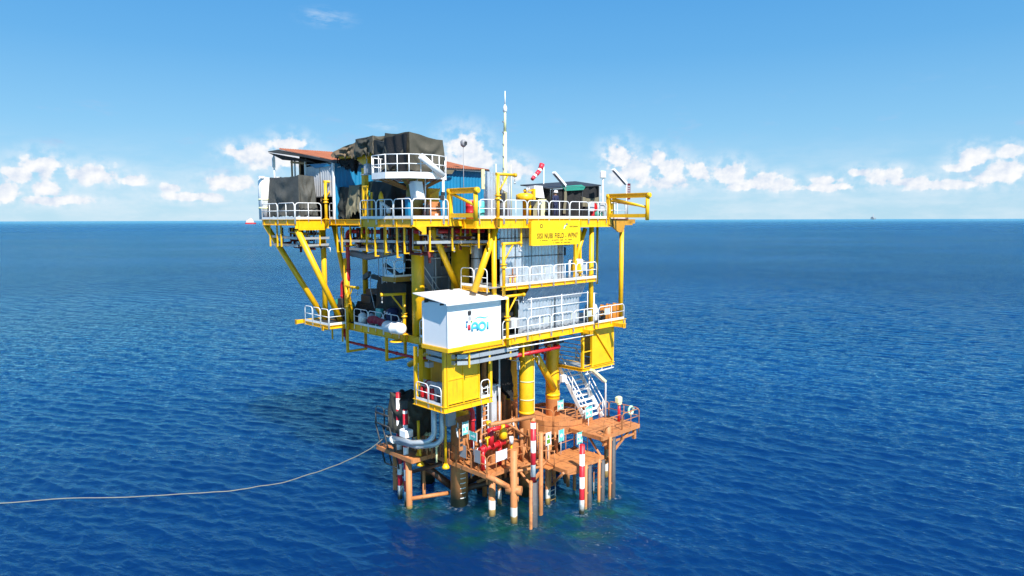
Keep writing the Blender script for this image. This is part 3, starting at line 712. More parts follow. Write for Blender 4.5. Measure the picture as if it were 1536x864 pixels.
mb = MB(); mb.tube((6.2,-2.4,2.75),(7.8,-1,1.0),.11).beam((6.1,-2.42,2.7),(7.6,-2.42,2.45),.1,.3); build('brace', mb, O, land)
for p, q, r in (((1.0,6.8,2.9),(3.4,4.2,.1),.24),((2.45,3.6,1.0),(8.6,5.0,1.2),.2),((2.5,3.6,.9),(6.8,1.8,1.3),.2),((8.6,5.0,1.2),(10.8,3.1,1.2),.2),((2.6,4.2,2.6),(2.3,9.5,1.4),.16),((.9,8.2,1.0),(2.3,3.8,2.8),.13),((5.4,3.6,-1),(6.4,1.8,2.9),.14),((9.0,.2,.5),(10.6,2.8,3.6),.14)):
    mb = MB(); mb.tube(p, q, r, 14); build('brace', mb, M['wetsteel'], land)
for u, v, r in ((3.4,8.0,.5),(7.0,8.4,.5)): mb = MB(); mb.tube((u,v,-3),(u,v,10.6),r,22); build('leg', mb, M['leg'], plat)
for u, v in ((5.9,2.3),(1.8,6.3),(9.5,-.1),(9.4,-1.0)): pile(u, v, .11, -3, 2.95, M['pileplain'])
mb = MB(); mb.tube((5.95,.3,2.6),(9.4,-.1,2.75),.09).tube((5.9,.3,1.2),(6.5,-.4,2.8),.07).tube((4.0,.25,2.7),(5.0,-1.2,3.4),.07).tube((5.05,-1.2,3.0),(5.9,.2,2.4),.07); build('brace', mb, O, land)
# gangway and small framing between the front deck and the low landing
mb = MB(); mb.box(5.05,5.95,-.75,.1,2.86,2.92).box(5.5,6.05,-1.4,-.7,2.74,2.8); build('gangway', mb, M['orangedk'], land)
for p, q, r in (((5.05,-.8,2.9),(5.05,-.8,4.0),.035),((5.05,-.8,3.95),(5.95,-1.5,3.85),.03),((5.95,-1.5,2.8),(5.95,-1.5,3.9),.035),((4.95,.2,3.0),(4.95,.2,4.1),.035),((4.95,.2,4.05),(5.05,-.8,3.95),.03),((5.6,.3,3.0),(5.6,1.9,5.4),.06),((5.0,.35,3.0),(6.2,1.0,4.6),.07),((6.2,.2,2.9),(6.2,.2,5.2),.06),((6.0,1.0,3.2),(7.6,.6,4.2),.07),((7.2,.5,2.9),(7.2,.5,4.3),.09),((8.0,.3,2.9),(8.0,.3,4.2),.08),((5.9,.25,4.4),(7.6,.3,4.3),.05),((3.3,.3,2.85),(3.1,2.4,1.6),.1),((4.4,.3,2.8),(4.9,-1.0,1.4),.08),((5.9,-2.3,2.7),(6.9,-.5,1.2),.08),((9.5,-2.4,2.75),(10.0,-.6,4.0),.08),((10.2,-2.2,3.4),(10.8,.0,4.0),.1)):
    mb = MB(); mb.tube(p, q, r, 9); build('brace', mb, O, land)
random.seed(19)
for u, v, r in ((4.4,3.2,.16),(5.0,4.4,.2),(5.9,3.4,.16),(6.1,5.0,.2),(7.4,4.6,.16),(3.6,5.2,.18),(7.9,2.9,.14)):
    mb = MB(); mb.tube((u,v,-3),(u,v,10.8),r,14); build('conductor', mb, M['orangedk'] if r < .2 else M['wetsteel'], plat)
# vertical fenders on the outer face: a steel pipe with a rubber roll beside it
for u, v, z1 in ((7.71,-2.55,2.85),(9.09,-2.5,2.85),(10.05,-2.62,4.1),(3.2,-2.15,2.9)):
    mb = MB(); mb.tube((u,v,-3),(u,v,z1),.10,12); f = build('fender', mb, M['pileplain'] if u > 4 else O, land)
    mb = MB(); mb.tube((u+.36,v+.02,-3),(u+.36,v+.02,z1-.15),.17,14); build('rubber_roll', mb, M['rubber'], f)
    mb = MB()
    for z in (.9,z1-.3): mb.box(u,u+.36,v-.04,v+.04,z,z+.1)
    build('clamp', mb, O, f)
# ================================================================== guardrails
def guardrail(label, pts, z, m='white', h=1.08, toe=.15, drop=.32, pl=2.05, r=.029, group='guardrails', rc=.22, infill=None):
    t = thing('guardrail', label, 'guardrail', (pts[0][0], pts[0][1], z), group)
    for (a, b) in zip(pts[:-1], pts[1:]):
        A, B = Vector(a), Vector(b); L = (B-A).length
        if L < .3: continue
        d = (B-A)/L; n = max(1, round(L/pl)); w = L/n
        for k in range(n):
            mb = MB(); s0, s1 = k*w+.04, (k+1)*w-.04
            def pt(s, zz): q = A + d*s; return (q.x, q.y, z+zz)
            c = min(rc, (s1-s0)*.3); path = [pt(s0, -drop), pt(s0, h-c)]
            path += [pt(s0+c-c*math.cos(x), h-c+c*math.sin(x)) for x in (.5, 1.05)]
            path += [pt(s0+c, h), pt(s1-c, h)] + [pt(s1-c+c*math.sin(x), h-c+c*math.cos(x)) for x in (.5, 1.05)]
            path += [pt(s1, h-c), pt(s1, -drop)]
            mb.path(path, r, 6); mb.tube(pt(s0, h*.53), pt(s1, h*.53), r*.85, 6)
            if s1-s0 > 1.3: mb.tube(pt((s0+s1)/2, -drop*.6), pt((s0+s1)/2, h), r*.9, 6)
            build('rail_panel', mb, M[m], t)
        if toe:
            mb = MB(); mb.beam((A.x+d.x*.03, A.y+d.y*.03, z+toe/2+.012), (B.x-d.x*.03, B.y-d.y*.03, z+toe/2+.012), .018, toe); build('toe_board', mb, M[m], t)
    return t
guardrail('white guardrail in front of the grey green tarp on the top deck', [(-3.13,18.2),(-3.13,13.25),(-1.2,13.25)], ZT)
guardrail('short white guardrail just right of the small davit beside the pale shed wall', [(-.75,13.25),(-.63,13.25),(-.63,12.4)], ZT)
guardrail('white guardrail under the round crane platform on the top deck', [(-2.53,6.3),(-2.53,1.15),(.0,1.15)], ZT)
guardrail('white guardrail of the top deck above the yellow name board', [(1.2,-.05),(12.75,-.05)], ZT)
guardrail('short white guardrail behind the right yellow cantilever frame', [(13.4,.3),(15.33,.3),(15.33,4.2)], ZT)
guardrail('white guardrail of the mezzanine in front of the zinc sheets', [(3.1,-.05),(11.73,-.05),(11.73,1.7)], ZZ)
guardrail('two white guardrail panels at the left end of the mezzanine beside the sloping brace', [(1.95,2.5),(1.95,.1)], ZZ, pl=1.15)
guardrail('white guardrail round the balcony left of the middle deck', [(-1.65,15.2),(-1.65,11.9),(-.35,11.9)], ZM, pl=1.15, rc=.18)
guardrail('white guardrail behind the crimson cover on the left edge of the middle deck', [(-.04,11.4),(-.04,6.1)], ZM)
guardrail('short white guardrail between the big yellow column and the white cabin', [(-.04,4.0),(-.04,2.5)], ZM)
guardrail('long white guardrail of the middle deck right of the white cabin', [(2.95,-.05),(11.5,-.05)], ZM)
guardrail('white guardrail in front of orange boards at the right end of the middle deck', [(11.9,-.05),(14.85,-.05)], ZM)
guardrail('white guardrail on the left side of the hanging yellow cage', [(-.76,3.5),(-.76,1.05)], ZC, pl=1.25)
guardrail('white guardrail in the open bay of the hanging yellow cage', [(1.98,.82),(2.76,.82)], ZC, pl=.8)
guardrail('white guardrail of the grating landing behind the big yellow column', [(-.2,7.4),(-.2,6.3),(1.2,6.3)], 14.45, pl=1.2)
GO = 'landing guardrails'
guardrail('salmon guardrail of the front landing deck carrying two grey boards', [(1.86,4.4),(1.86,.18),(4.9,.15)], 3.0, 'orange', toe=0, drop=.6, group=GO, pl=1.4)
guardrail('salmon guardrail along the back of the low landing between two striped poles', [(6.1,-.02),(9.55,-.02),(9.55,-1.2)], 2.9, 'orange', toe=0, drop=.6, group=GO)
guardrail('salmon guardrail round the right-hand landing beneath the stairs', [(9.5,-2.5),(13.4,-2.5),(13.4,.1),(12.4,.2)], 4.2, 'orange', toe=0, drop=.6, group=GO)
guardrail('salmon guardrail round the hoop deck of the right leg', [(8.2,2.6),(8.6,1.0),(10.0,.15),(11.2,.15)], 4.3, 'orange', toe=0, drop=.6, group=GO, pl=1.4)
guardrail('dark guardrail at the far left end of the landing deck', [(-.3,8.6),(-.3,6.6)], 4.9, 'dark', toe=0, group=GO, pl=1.0)
guardrail('salmon guardrail behind the red pipework of the landing', [(4.4,2.6),(7.6,2.6)], 3.6, 'orange', toe=0, drop=.6, group=GO, pl=1.2)

# ================================================================== davits (one built, the others copied)
dv = thing('davit', 'yellow davit on the top deck in front of the pale shed wall', 'davit', (-.95,13.1,ZT), 'small yellow davits')
def davit_parts(t, h, reach, r=.10):
    b = t['_b']; x, y, z = b
    mb = MB(); mb.tube((x,y,z-.5),(x,y,z+h-.1),r,14).lathe((x,y,z+h*.42), [(r+.09,0),(r+.09,.05),(r+.02,.09),(r+.02,.16),(r+.09,.2),(r+.09,.25)],16).lathe((x,y,z+.0), [(r+.1,0),(r+.1,.05)],16); build('post', mb, Y, t)
    mb = MB(); mb.tube((x-.12,y,z+h-.1),(x+reach,y,z+h-.1),.085,12).tube((x+reach-.12,y,z+h-.1),(x+reach+.04,y,z+h-.1),.115,12); build('arm', mb, Y, t)
    mb = MB(); mb.tube((x+.05,y,z+h*.58),(x+reach*.55,y,z+h-.14),.05,10); build('brace', mb, Y, t)
    mb = MB(); mb.tube((x+reach-.06,y,z+h-.18),(x+reach-.06,y,z+h-.5),.02,6).lathe((x+reach-.06,y,z+h-.62), [(.0,0),(.06,.03),(.05,.12)],10); build('hook', mb, M['zinc'], t)
davit_parts(dv, 2.62, 1.4)
copy_thing(dv, (2.5,-.22,ZT), label='yellow davit standing left of the yellow name board on the top deck')
copy_thing(dv, (2.95,-.20,ZZ), label='yellow davit rising from the mezzanine below the name board')
copy_thing(dv, (3.3,-.12,ZM), label='yellow davit on the middle deck just right of the white cabin')
copy_thing(dv, (-.12,12.1,ZM), rz=math.radians(-90), label='yellow davit at the left end of the middle deck beside the red riser')
copy_thing(dv, (-.15,5.4,ZM), rz=math.radians(158), label='yellow davit beside the white capsule and the big column')

# ================================================================== cantilever frames
def cant_frame(label, u, v0, v1, h=1.52):
    t = thing('cantilever_frame', label, 'hoist frame', (u, v0, ZT), 'yellow cantilever hoist frames')
    z = ZT
    mb = MB(); mb.beam((u,v0,z-.4),(u,v0,z+h),.26,.22).plate([(u-.03,v0,z+.45),(u-.03,v0-.5,z+.2),(u-.03,v0,z+.2)],.06); build('post', mb, Y, t)
    mb = MB(); mb.beam((u,v0+.12,z+h-.12),(u,v1-.15,z+h-.12),.2,.05).beam((u,v0+.12,z+h+.14),(u,v1-.15,z+h+.14),.2,.05).beam((u,v0+.12,z+h+.01),(u,v1-.15,z+h+.01),.04,.24); build('top_beam', mb, Y, t)
    mb = MB(); mb.beam((u,v0,z+.18),(u,v1,z+.18),.18,.24); build('bottom_beam', mb, Y, t)
    mb = MB(); mb.tube((u,v1,z-.12),(u,v1,z+h-.1),.125,14); build('end_post', mb, Y, t)
    mb = MB(); mb.tube((u,v0-.35,z+h-.18),(u,v1+.06,z+.72),.085,12); build('brace', mb, Y, t)
    mb = MB()
    for vv in (v0, v1-.14): mb.lathe((u-.0,vv-.1,z+h+.0),[(.13,0),(.17,.04),(.17,.2),(.13,.24)],14,(0,1,0))
    build('sheave', mb, Y, t)
    return t
cant_frame('yellow cantilever hoist frame jutting from the top deck left of the corner davit', .12, 1.2, -1.0)
f = cant_frame('longer yellow cantilever hoist frame jutting from the right end of the top deck', 13.05, .05, -3.1, 1.5)
mb = MB(); mb.tube((13.9,.4,ZT+1.2),(13.05,-3.05,ZT+.75),.075,10).beam((13.9,.4,ZT+.2),(13.9,.4,ZT+1.3),.18,.18); build('brace', mb, Y, f)
mb = MB(); mb.box(13.3,15.9,.1,.5,ZT-.46,ZT-.05).box(15.3,16.2,.1,.5,ZT-.35,ZT-.05).plate([(13.4,.1,ZT-.46),(15.0,.1,ZT-.46),(14.8,.1,ZT-.95),(14.3,.1,ZT-.95)],.1); build('bracket_beam', mb, mat('rust streaked yellow', (.55,.26,.02), .6, dirt=RUST, dirt_amt=.75, streak=RUST, streak_amt=.7), f)

# ================================================================== name board
sg = thing('name_board', 'yellow name board reading SISI NUBI FIELD - WPN7 hung on the top deck edge', 'sign', (5.33,-.2,16.4))
mb = MB(); mb.box(5.33,9.78,-.21,-.17,16.43,17.96); bd = build('board', mb, M['signyellow'], sg)
mb = MB(); mb.box(5.20,5.33,-.22,-.05,16.45,17.9)
for u in (6.2,7.6,9.0): mb.box(u-.05,u+.05,-.17,-.06,16.5,17.95)
build('frame', mb, M['yellow'], sg)
def text(s, parent, u, z, v, w, h, m, name='lettering', bold=0):
    cu = bpy.data.curves.new(name, 'FONT'); cu.body = s; cu.size = 1.0; cu.extrude = .004; cu.offset = bold; cu.space_character = 1.16; cu.resolution_u = 3
    o = bpy.data.objects.new(name, cu); C.objects.link(o); cu.materials.append(m)
    bpy.context.view_layer.update()
    d = o.dimensions; sx = w/max(d.x, .01); sy = h/max(d.y, .01)
    bb = [Vector(c) for c in o.bound_box]; mx_ = min(c.x for c in bb); my_ = min(c.y for c in bb)
    b = parent['_b']
    me = bpy.data.meshes.new_from_object(o.evaluated_get(bpy.context.evaluated_depsgraph_get())); bpy.data.objects.remove(o)
    for q in me.vertices: x, y, zz = q.co; q.co = (u-b[0]+(x-mx_)*sx, v-b[1]-zz, z-b[2]+(y-my_)*sy)
    o = bpy.data.objects.new(name, me); C.objects.link(o); o.parent = parent; me.name = name
    return o
text('SISI NUBI FIELD - WPN7', sg, 5.74, 16.845, -.216, 3.78, .34, M['inkbrown'], bold=.021)
text('PERTAMINA', sg, 8.72, 17.52, -.216, .82, .10, M['inkbrown'], bold=.006)
mb = MB(); random.seed(3)
for u0, u1, z in ((6.02,6.62,16.69),(7.05,7.68,16.69),(7.85,8.95,16.69),(7.05,8.85,16.53)):
    u = u0
    while u < u1:
        w_ = ru(.04,.075); 
        if rnd() > .14: mb.box(u,u+w_*.35,-.217,-.2135,z,z+.085); mb.box(u+w_*.35,u+w_,-.217,-.2135,z+ru(0,.05),z+ru(.055,.085))
        u += w_+.025
build('small_lettering', mb, M['inkbrown'], sg)
mb = MB(); mb.lathe((6.12,-.212,17.62), [(.13,0),(.13,.004)],16,(0,-1,0)); em = build('emblem', mb, M['inkbrown'], sg)
mb = MB(); mb.lathe((6.12,-.217,17.62), [(.075,0),(.075,.004)],12,(0,-1,0)); mb.plate([(6.05,-.213,17.5),(6.19,-.213,17.5),(6.12,-.213,17.42)],.004); build('emblem_core', mb, M['signyellow'], em)
for nm, col, pts in (('white', M['cleanwhite'], [(8.14,17.42),(8.3,17.47),(8.42,17.66),(8.26,17.66)]),('g', M['inkgreen'], [(8.22,17.45),(8.36,17.5),(8.42,17.62),(8.3,17.58)]),('b', M['inkblue'], [(8.4,17.66),(8.56,17.70),(8.48,17.80),(8.38,17.74)])):
    mb = MB(); mb.plate([(u,-.2125-.002*(nm != 'white'),z) for u, z in pts], .004); build('logo_shape', mb, col, sg)

# ================================================================== canvas covers
def tarp(name, label, top, bot, z_top, z_bot, m, seed=0, amp=.10, swag=.12, n=132, rows=22, slump=.05, fold=7.0, group=None, cat='tarpaulin', hem=.12):
    """canvas hung over a load: ring of plan points top -> bot, folds deepen downward, scalloped swags between corners"""
    t0 = thing(name, label, cat, (sum(p[0] for p in bot)/len(bot), sum(p[1] for p in bot)/len(bot), z_bot if not callable(z_bot) else z_bot(*bot[0])), group) if False else None
    rs = random.Random(seed)
    def ring(poly):
        P = [Vector((p[0],p[1],p[2] if len(p) > 2 else 0)) for p in poly]; Ls = [(P[(i+1) % len(P)]-P[i]).length for i in range(len(P))]; T = sum(Ls); out = []
        for k in range(n):
            s_ = T*k/n; i = 0
            while s_ > Ls[i]: s_ -= Ls[i]; i += 1
            out.append((P[i].lerp(P[(i+1) % len(P)], s_/Ls[i]), i, s_/Ls[i]))
        return out
    # make both rings share corner parameters: sample each side with the same counts
    m_ = len(top); side = [max(4, n//m_)]*m_
    def ring2(poly):
        out = []
        for i in range(m_):
            a, b = Vector(poly[i][:2]), Vector(poly[(i+1) % m_][:2])
            for k in range(side[i]): out.append((a.lerp(b, k/side[i]), i, k/side[i]))
        return out
    A, B = ring2(top), ring2(bot); N_ = len(A)
    zt = [p[2] if len(p) > 2 else z_top for p in top]; zb = [p[2] if len(p) > 2 else z_bot for p in bot]
    cen = Vector((sum(p[0] for p in bot)/m_, sum(p[1] for p in bot)/m_)); ph = [rs.uniform(0,6.28) for _ in range(6)]
    mb = MB(); R = []
    for j in range(rows+1):
        t = j/rows; row = []
        for k in range(N_):
            a, i, f = A[k]; b = B[k][0]; p = a.lerp(b, t)
            z0 = zt[i]*(1-f)+zt[(i+1) % m_]*f - slump*math.sin(pi*f)*.6; z1 = zb[i]*(1-f)+zb[(i+1) % m_]*f + hem*noise.noise((k*.35, seed*3.1, 0))
            z = z0*(1-t)+z1*t
            o = (p-cen); o = o.normalized() if o.length > 1e-4 else Vector((1,0))
            x = k/N_*2*pi
            sw = math.sin((t*1.6 + .9*(f-.5)**2*4)*8 + ph[i % 6])*swag*math.sin(pi*f)*min(1, t*2.5)*(1-t*.5)
            fo = (math.sin(fold*x*1.0+ph[0]+1.2*noise.noise((x*2, t*2, seed)))+.5*math.sin(fold*2.3*x+ph[1]))*amp*t**.8
            w = noise.noise((p.x*1.3+seed, p.y*1.3, z*1.3))*amp*.8 + abs(noise.noise((p.x*2.9+seed*2, p.y*2.9, z*2.2)))*amp*.55
            z += .10*noise.noise((p.x*1.1, p.y*1.1, seed*1.7+t))*(1-t)
            p = p + o*(fo*.6+sw+w*(.3+t))
            row.append((p.x, p.y, z))
        R.append(row + [row[0]])
    mb.grid([list(r) for r in R])
    # top closes towards the middle with a slack hollow
    last = R[0]
    for q in range(1, 6):
        s_ = 1-q/5*.999; rr = []
        for k in range(N_+1):
            p = last[k]; x = cen.x+(R[0][k][0]-cen.x)*s_; y = cen.y+(R[0][k][1]-cen.y)*s_
            zc = sum(zt)/m_; rr.append((x, y, R[0][k][2]*(s_)+zc*(1-s_) - slump*(1-s_**2)*.5 + .05*noise.noise((x*1.5, y*1.5, seed))))
        mb.grid([rr, last]); last = rr
    bz = min(zb)
    base = (cen.x, cen.y, bz)
    o = bpy.data.objects.new('x', None); bpy.data.objects.remove(o)
    return mb, base
def tarp_thing(name, label, top, bot, m, parent=None, cat='tarpaulin', **kw):
    mb, base = tarp(name, label, top, bot, kw.pop('z_top', 0), kw.pop('z_bot', 0), m, **kw)
    if parent is not None: return build(name, mb, m, parent)
    t = thing(name, label, cat, base, 'canvas covers over the equipment'); build('canvas', mb, m, t); return t
def rect(u0, u1, v0, v1): return [(u0,v0),(u1,v0),(u1,v1),(u0,v1)]
def rz(r, z): return [(p[0],p[1],z) for p in r]
tarp_thing('tarpaulin', 'grey green canvas hung over a boxy load at the far left of the top deck', rz(rect(-2.55,-1.45,13.75,18.0),20.98), rz(rect(-2.68,-1.3,13.6,18.3),18.3), M['tarpgrey'], seed=4, amp=.10, swag=.13, fold=8, slump=.05)
cabt = tarp_thing('tarpaulin', 'big olive canvas over the crane cab on the round white platform', [(-1.75,2.35,22.88),(.55,2.3,22.55),(.75,4.6,22.6),(-1.75,4.7,22.95)], [(-1.8,2.2,20.75),(.62,2.15,20.6),(.8,4.6,20.6),(-1.95,4.9,20.9)], M['tarp'], seed=9, amp=.12, swag=.16, fold=6, slump=.08)
rows = [[(-1.93-.05*math.sin(a*17+t*3)-.04*t, 2.3+2.3*a, 22.75-.1*a-(1.9+.25*math.sin(a*9))*t) for a in np.linspace(1,0,26)] for t in np.linspace(0,1,8)]
mb = MB(); mb.grid(rows); mb.grid([[(x+.03,y,z) for x,y,z in reversed(r)] for r in rows]); build('shade_flap', mb, M['black'], cabt)  # black netting sheet, added so the left canvas face looks shaded
tarp_thing('tarpaulin', 'tan and black canvas drooping from the left end of the crane boom', [(-.75,9.4,22.95),(.2,9.4,23.0),(.2,11.5,23.0),(-.65,11.8,22.7)], [(-.95,9.2,22.0),(.2,9.2,21.9),(.3,12.2,21.7),(-.85,12.5,22.2)], M['tan'], seed=21, amp=.16, swag=.2, fold=5, slump=.04, hem=.3)
tarp_thing('tarpaulin', 'black canvas end hanging over the blue wall left of the yellow boom rest', [(-.3,10.6,22.0),(.15,10.6,22.0),(.2,12.2,21.9),(-.4,12.4,22.0)], [(-.25,10.7,21.2),(.1,10.8,21.0),(.15,12.0,21.4),(-.3,12.2,21.7)], M['black'], seed=23, amp=.14, swag=.1, fold=5, hem=.35)
tarp_thing('tarpaulin', 'creased green canvas lump in the middle of the crane boom', [(-.9,7.3,23.15),(.1,7.2,23.2),(.1,9.3,23.3),(-.75,9.5,23.1)], [(-1.05,7.2,22.0),(.1,7.1,21.7),(.2,9.3,21.8),(-.9,9.7,21.9)], M['tarp'], seed=31, amp=.2, swag=.22, fold=5, slump=.06, hem=.3)
tarp_thing('tarpaulin', 'dark canvas between the boom and the crane cab', [(-1.3,4.9,22.55),(.1,4.9,22.6),(.1,7.0,22.75),(-.9,7.1,22.8)], [(-1.4,4.9,21.3),(.1,4.8,21.2),(.1,7.2,21.5),(-1.0,7.4,21.2)], M['darktarp'], seed=35, amp=.16, swag=.15, fold=6, hem=.3)
tarp_thing('tarpaulin', 'dark green canvas hanging at deck level below the boom, left of the khaki one', [(-.15,11.4,20.2),(.7,11.4,20.2),(.7,13.3,20.3),(-.1,13.4,20.3)], [(-.35,11.2,18.0),(.7,11.2,18.0),(.7,13.2,18.3),(-.3,13.4,18.4)], M['darktarp'], seed=41, amp=.16, swag=.12, fold=7, hem=.3)
tarp_thing('tarpaulin', 'khaki canvas hung from the blue wall down to the deck edge', [(-.3,9.9,20.3),(.6,9.9,20.3),(.6,11.2,20.4),(-.2,11.3,20.3)], [(-.5,9.9,18.6),(.6,9.8,18.2),(.6,11.2,18.2),(-.45,11.4,18.1)], M['khaki'], seed=43, amp=.12, swag=.12, fold=6, hem=.4)
tarp_thing('tarpaulin', 'khaki canvas sheet left of the black one behind the top deck rail', [(-.1,8.2,20.45),(.6,8.2,20.45),(.6,9.9,20.5),(-.1,9.95,20.45)], [(-.3,8.1,19.2),(.6,8.1,19.0),(.6,9.9,19.3),(-.3,10.0,19.2)], M['khaki'], seed=47, amp=.1, swag=.12, fold=6, hem=.3)
tarp_thing('tarpaulin', 'black canvas cover behind the top deck rail left of the crane column', [(-.6,5.8,20.3),(.9,5.8,20.3),(.9,8.0,20.4),(-.5,8.05,20.4)], [(-.75,5.8,18.15),(.9,5.8,18.15),(.9,8.1,18.15),(-.8,8.1,18.15)], M['darktarp'], seed=53, amp=.16, swag=.14, fold=6)

# ================================================================== crane
cr = thing('pedestal_crane', 'white ringed crane platform on a khaki column with cab and boom rest', 'crane', (-1.0,2.9,ZT))
CX, CY, CR = -1.35, 2.95, 2.12
oc = [(CX+CR*math.cos(a), CY+CR*math.sin(a)) for a in np.linspace(0, 2*pi, 11)[:-1] + pi/10]
mb = MB(); mb.prism(oc, 20.36, 20.44); pf = build('platform', mb, M['zinc'], cr)
mb = MB()
for i in range(10): a, b = oc[i], oc[(i+1) % 10]; mb.beam((*a,20.40),(*b,20.40),.06,.34)
build('kick_plate', mb, M['white'], pf)
mb = MB()
for i in range(10):
    a, b = oc[i], oc[(i+1) % 10]
    for z in (21.0, 21.5): mb.tube((*a,z),(*b,z),.028,6)
    mb.tube((*a,20.3),(*a,21.5),.03,6); c = ((a[0]+b[0])/2,(a[1]+b[1])/2); mb.tube((*c,20.3),(*c,21.5),.026,6)
build('railing', mb, M['white'], pf)
mb = MB(); mb.tube((-.9,3.1,ZT),(-.9,3.1,20.3),.48,24).lathe((-.9,3.1,20.0),[(.5,0),(.75,.3),(.75,.36)],24); build('column', mb, mat('khaki yellow paint', (.36,.27,.06), .5, dirt=(.2,.13,.05), dirt_amt=.5), cr)
mb = MB()
for a in np.linspace(0, 2*pi, 9)[:-1]:
    mb.beam((-1.0+.5*math.cos(a),3.0+.5*math.sin(a),19.75),(-1.25+1.75*math.cos(a),2.95+1.75*math.sin(a),20.28),.1,.12)
build('bracket', mb, mat('rusted bracket', (.38,.17,.05), .7, dirt=RUST, dirt_amt=.8), cr)
mb = MB(); mb.cham(-1.7,.4,2.5,4.4,20.5,22.3,.08); build('cab', mb, M['dark'], cr)
mb = MB(); mb.beam((-.6,4.6,22.1),(-.25,12.0,22.35),.5,.55); build('boom', mb, Y, cr)
mb = MB(); mb.box(-.5,-.2,8.95,9.3,ZT,21.3).plate([(-.5,8.7,21.3),(-.5,9.9,21.9),(-.5,8.4,21.9)],.3).box(-.55,-.1,8.4,10.0,21.88,22.05); build('boom_rest', mb, Y, cr)
mb = MB(); mb.box(-.75,.2,8.1,8.6,20.9,21.5).tube((-.78,8.2,20.8),(-.78,8.2,21.8),.03).tube((-.78,8.9,20.85),(-.3,7.6,20.85),.04); build('winch', mb, M['greysheet'], cr)
wb = thing('junction_box', 'white steel box with a shaded grey side hanging tilted under the crane platform', 'cabinet', (-1.75,1.75,19.1))
def tilt(mb, z0, k):
    mb.v = [(x-(z-z0)*k, y, z) for x, y, z in mb.v]; return mb
mb = MB(); mb.cham(-1.82,-1.28,1.6,2.2,19.12,20.12,.03); build('body', tilt(mb, 19.12, .17), M['cleanwhite'], wb)
mb = MB(); mb.box(-1.78,-1.32,1.575,1.595,19.17,20.08); build('door', tilt(mb, 19.12, .17), M['cleanwhite'], wb)
mb = MB(); mb.tube((-1.4,2.3,20.1),(-1.1,2.5,20.3),.05).tube((-1.25,1.6,20.25),(-1.1,1.9,18.3),.045); build('conduit', mb, M['white'], wb)
ft = thing('fluorescent_lamp', 'thick white tube lamp slung across the rail of the crane platform', 'lamp', (-1.5,.78,20.4), 'tube floodlights')
mb = MB(); mb.tube((-2.2,.72,21.38),(-.75,.72,20.42),.17,16); build('housing', mb, M['white'], ft)
mb = MB(); mb.tube((-.78,.72,20.44),(-.70,.72,20.39),.12,14); build('end_cap', mb, M['dark'], ft)
lp = thing('lamp_post', 'white post with a black lamp below the right edge of the crane platform', 'lamp post', (-.35,1.18,ZT))
mb = MB(); mb.tube((-.35,1.18,ZT-.3),(-.35,1.18,20.3),.07,10); build('pole', mb, M['white'], lp)
mb = MB(); mb.cham(-.62,-.36,1.05,1.25,19.1,19.35,.03).box(-.5,-.3,1.1,1.2,19.35,19.55); build('lamp_head', mb, M['dark'], lp)

# ================================================================== shed with rusty roof and blue walls
sh = thing('site_shed', 'long shed with blue and pale sheet walls under a low rusty roof', 'shed', (5,13,ZT))
mb = MB(); mb.corr((-.6,12.62),(14.1,12.62),ZT,21.85,pitch=.32,amp=.025); build('wall', mb, M['blue'], sh)
mb = MB(); mb.corr((-.62,16.4),(-.62,12.6),ZT+1.6,21.75,pitch=.3,amp=.03,nrm=(-1,0)); build('wall', mb, M['greysheet'], sh)
mb = MB(); mb.box(-.5,14.0,17.4,17.5,ZT,22.6); build('wall', mb, M['black'], sh)
for q_ in ((-.7,-.56,12.5,12.64,ZT,21.8),(13.95,14.1,12.5,12.64,ZT,21.8),(-.7,-.6,16.3,16.45,ZT,22.3),(-.9,-.8,17.5,17.6,ZT,22.5)):
    mb = MB(); mb.box(*q_); build('post', mb, M['white'], sh)
mb = MB(); mb.box(-.63,-.55,14.3,14.4,ZT,21.9); mb.beam((-1.1,17.6,22.15),(-.6,16.3,22.0),.12,.16).beam((-.9,17.9,ZT),(-.9,17.9,22.4),.1,.1).beam((-.75,17.0,ZT),(-.75,17.0,22.2),.1,.1); build('timber', mb, M['wood'], sh)
# roof: corrugated sheet sloping to the near eave
def roof_rows(u0n, u1n, vn, zn, u0f, u1f, vf, zf, n=150, amp=.035, sag=.06, seed=0):
    rows = []
    for t in np.linspace(0, 1, 8):
        r = []
        for i in range(n+1):
            a = i/n; u = (u0n+(u1n-u0n)*a)*(1-t)+(u0f+(u1f-u0f)*a)*t; v = vn*(1-t)+vf*t
            z = zn*(1-t)+zf*t + (amp if i % 2 else -amp) + sag*noise.noise((u*.35+seed, v*.4, 0))
            r.append((u, v, z))
        rows.append(r)
    return rows
R_ = roof_rows(-.55,13.2,12.2,21.98,-1.7,12.8,18.2,23.12)
mb = MB(); mb.grid(R_, False); mb.grid([[(x,y,z-.03) for x,y,z in reversed(r)] for r in R_], False); rf = build('roof', mb, M['rust'], sh)
mb = MB(); mb.beam((-.5,12.25,21.86),(13.2,12.25,21.9),.1,.12).beam((-.52,12.2,21.85),(-1.7,18.2,22.95),.08,.16); build('fascia_board', mb, M['dark'], rf)
mb = MB(); mb.plate([(-2.65,17.9,22.78),(-.7,14.6,22.2),(-.75,16.6,22.62),(-1.7,18.3,23.0)], .05).plate([(-2.6,17.95,22.74),(-1.0,15.2,22.15),(-.7,14.7,21.95),(-1.6,17.9,22.3)], .05); build('awning', mb, M['darktarp'], sh)
mb = MB(); mb.plate([(3.5,12.15,21.75),(9.5,12.15,21.8),(9.3,12.2,21.5),(3.6,12.2,21.4)], .03); build('curtain', mb, M['khaki'], sh)
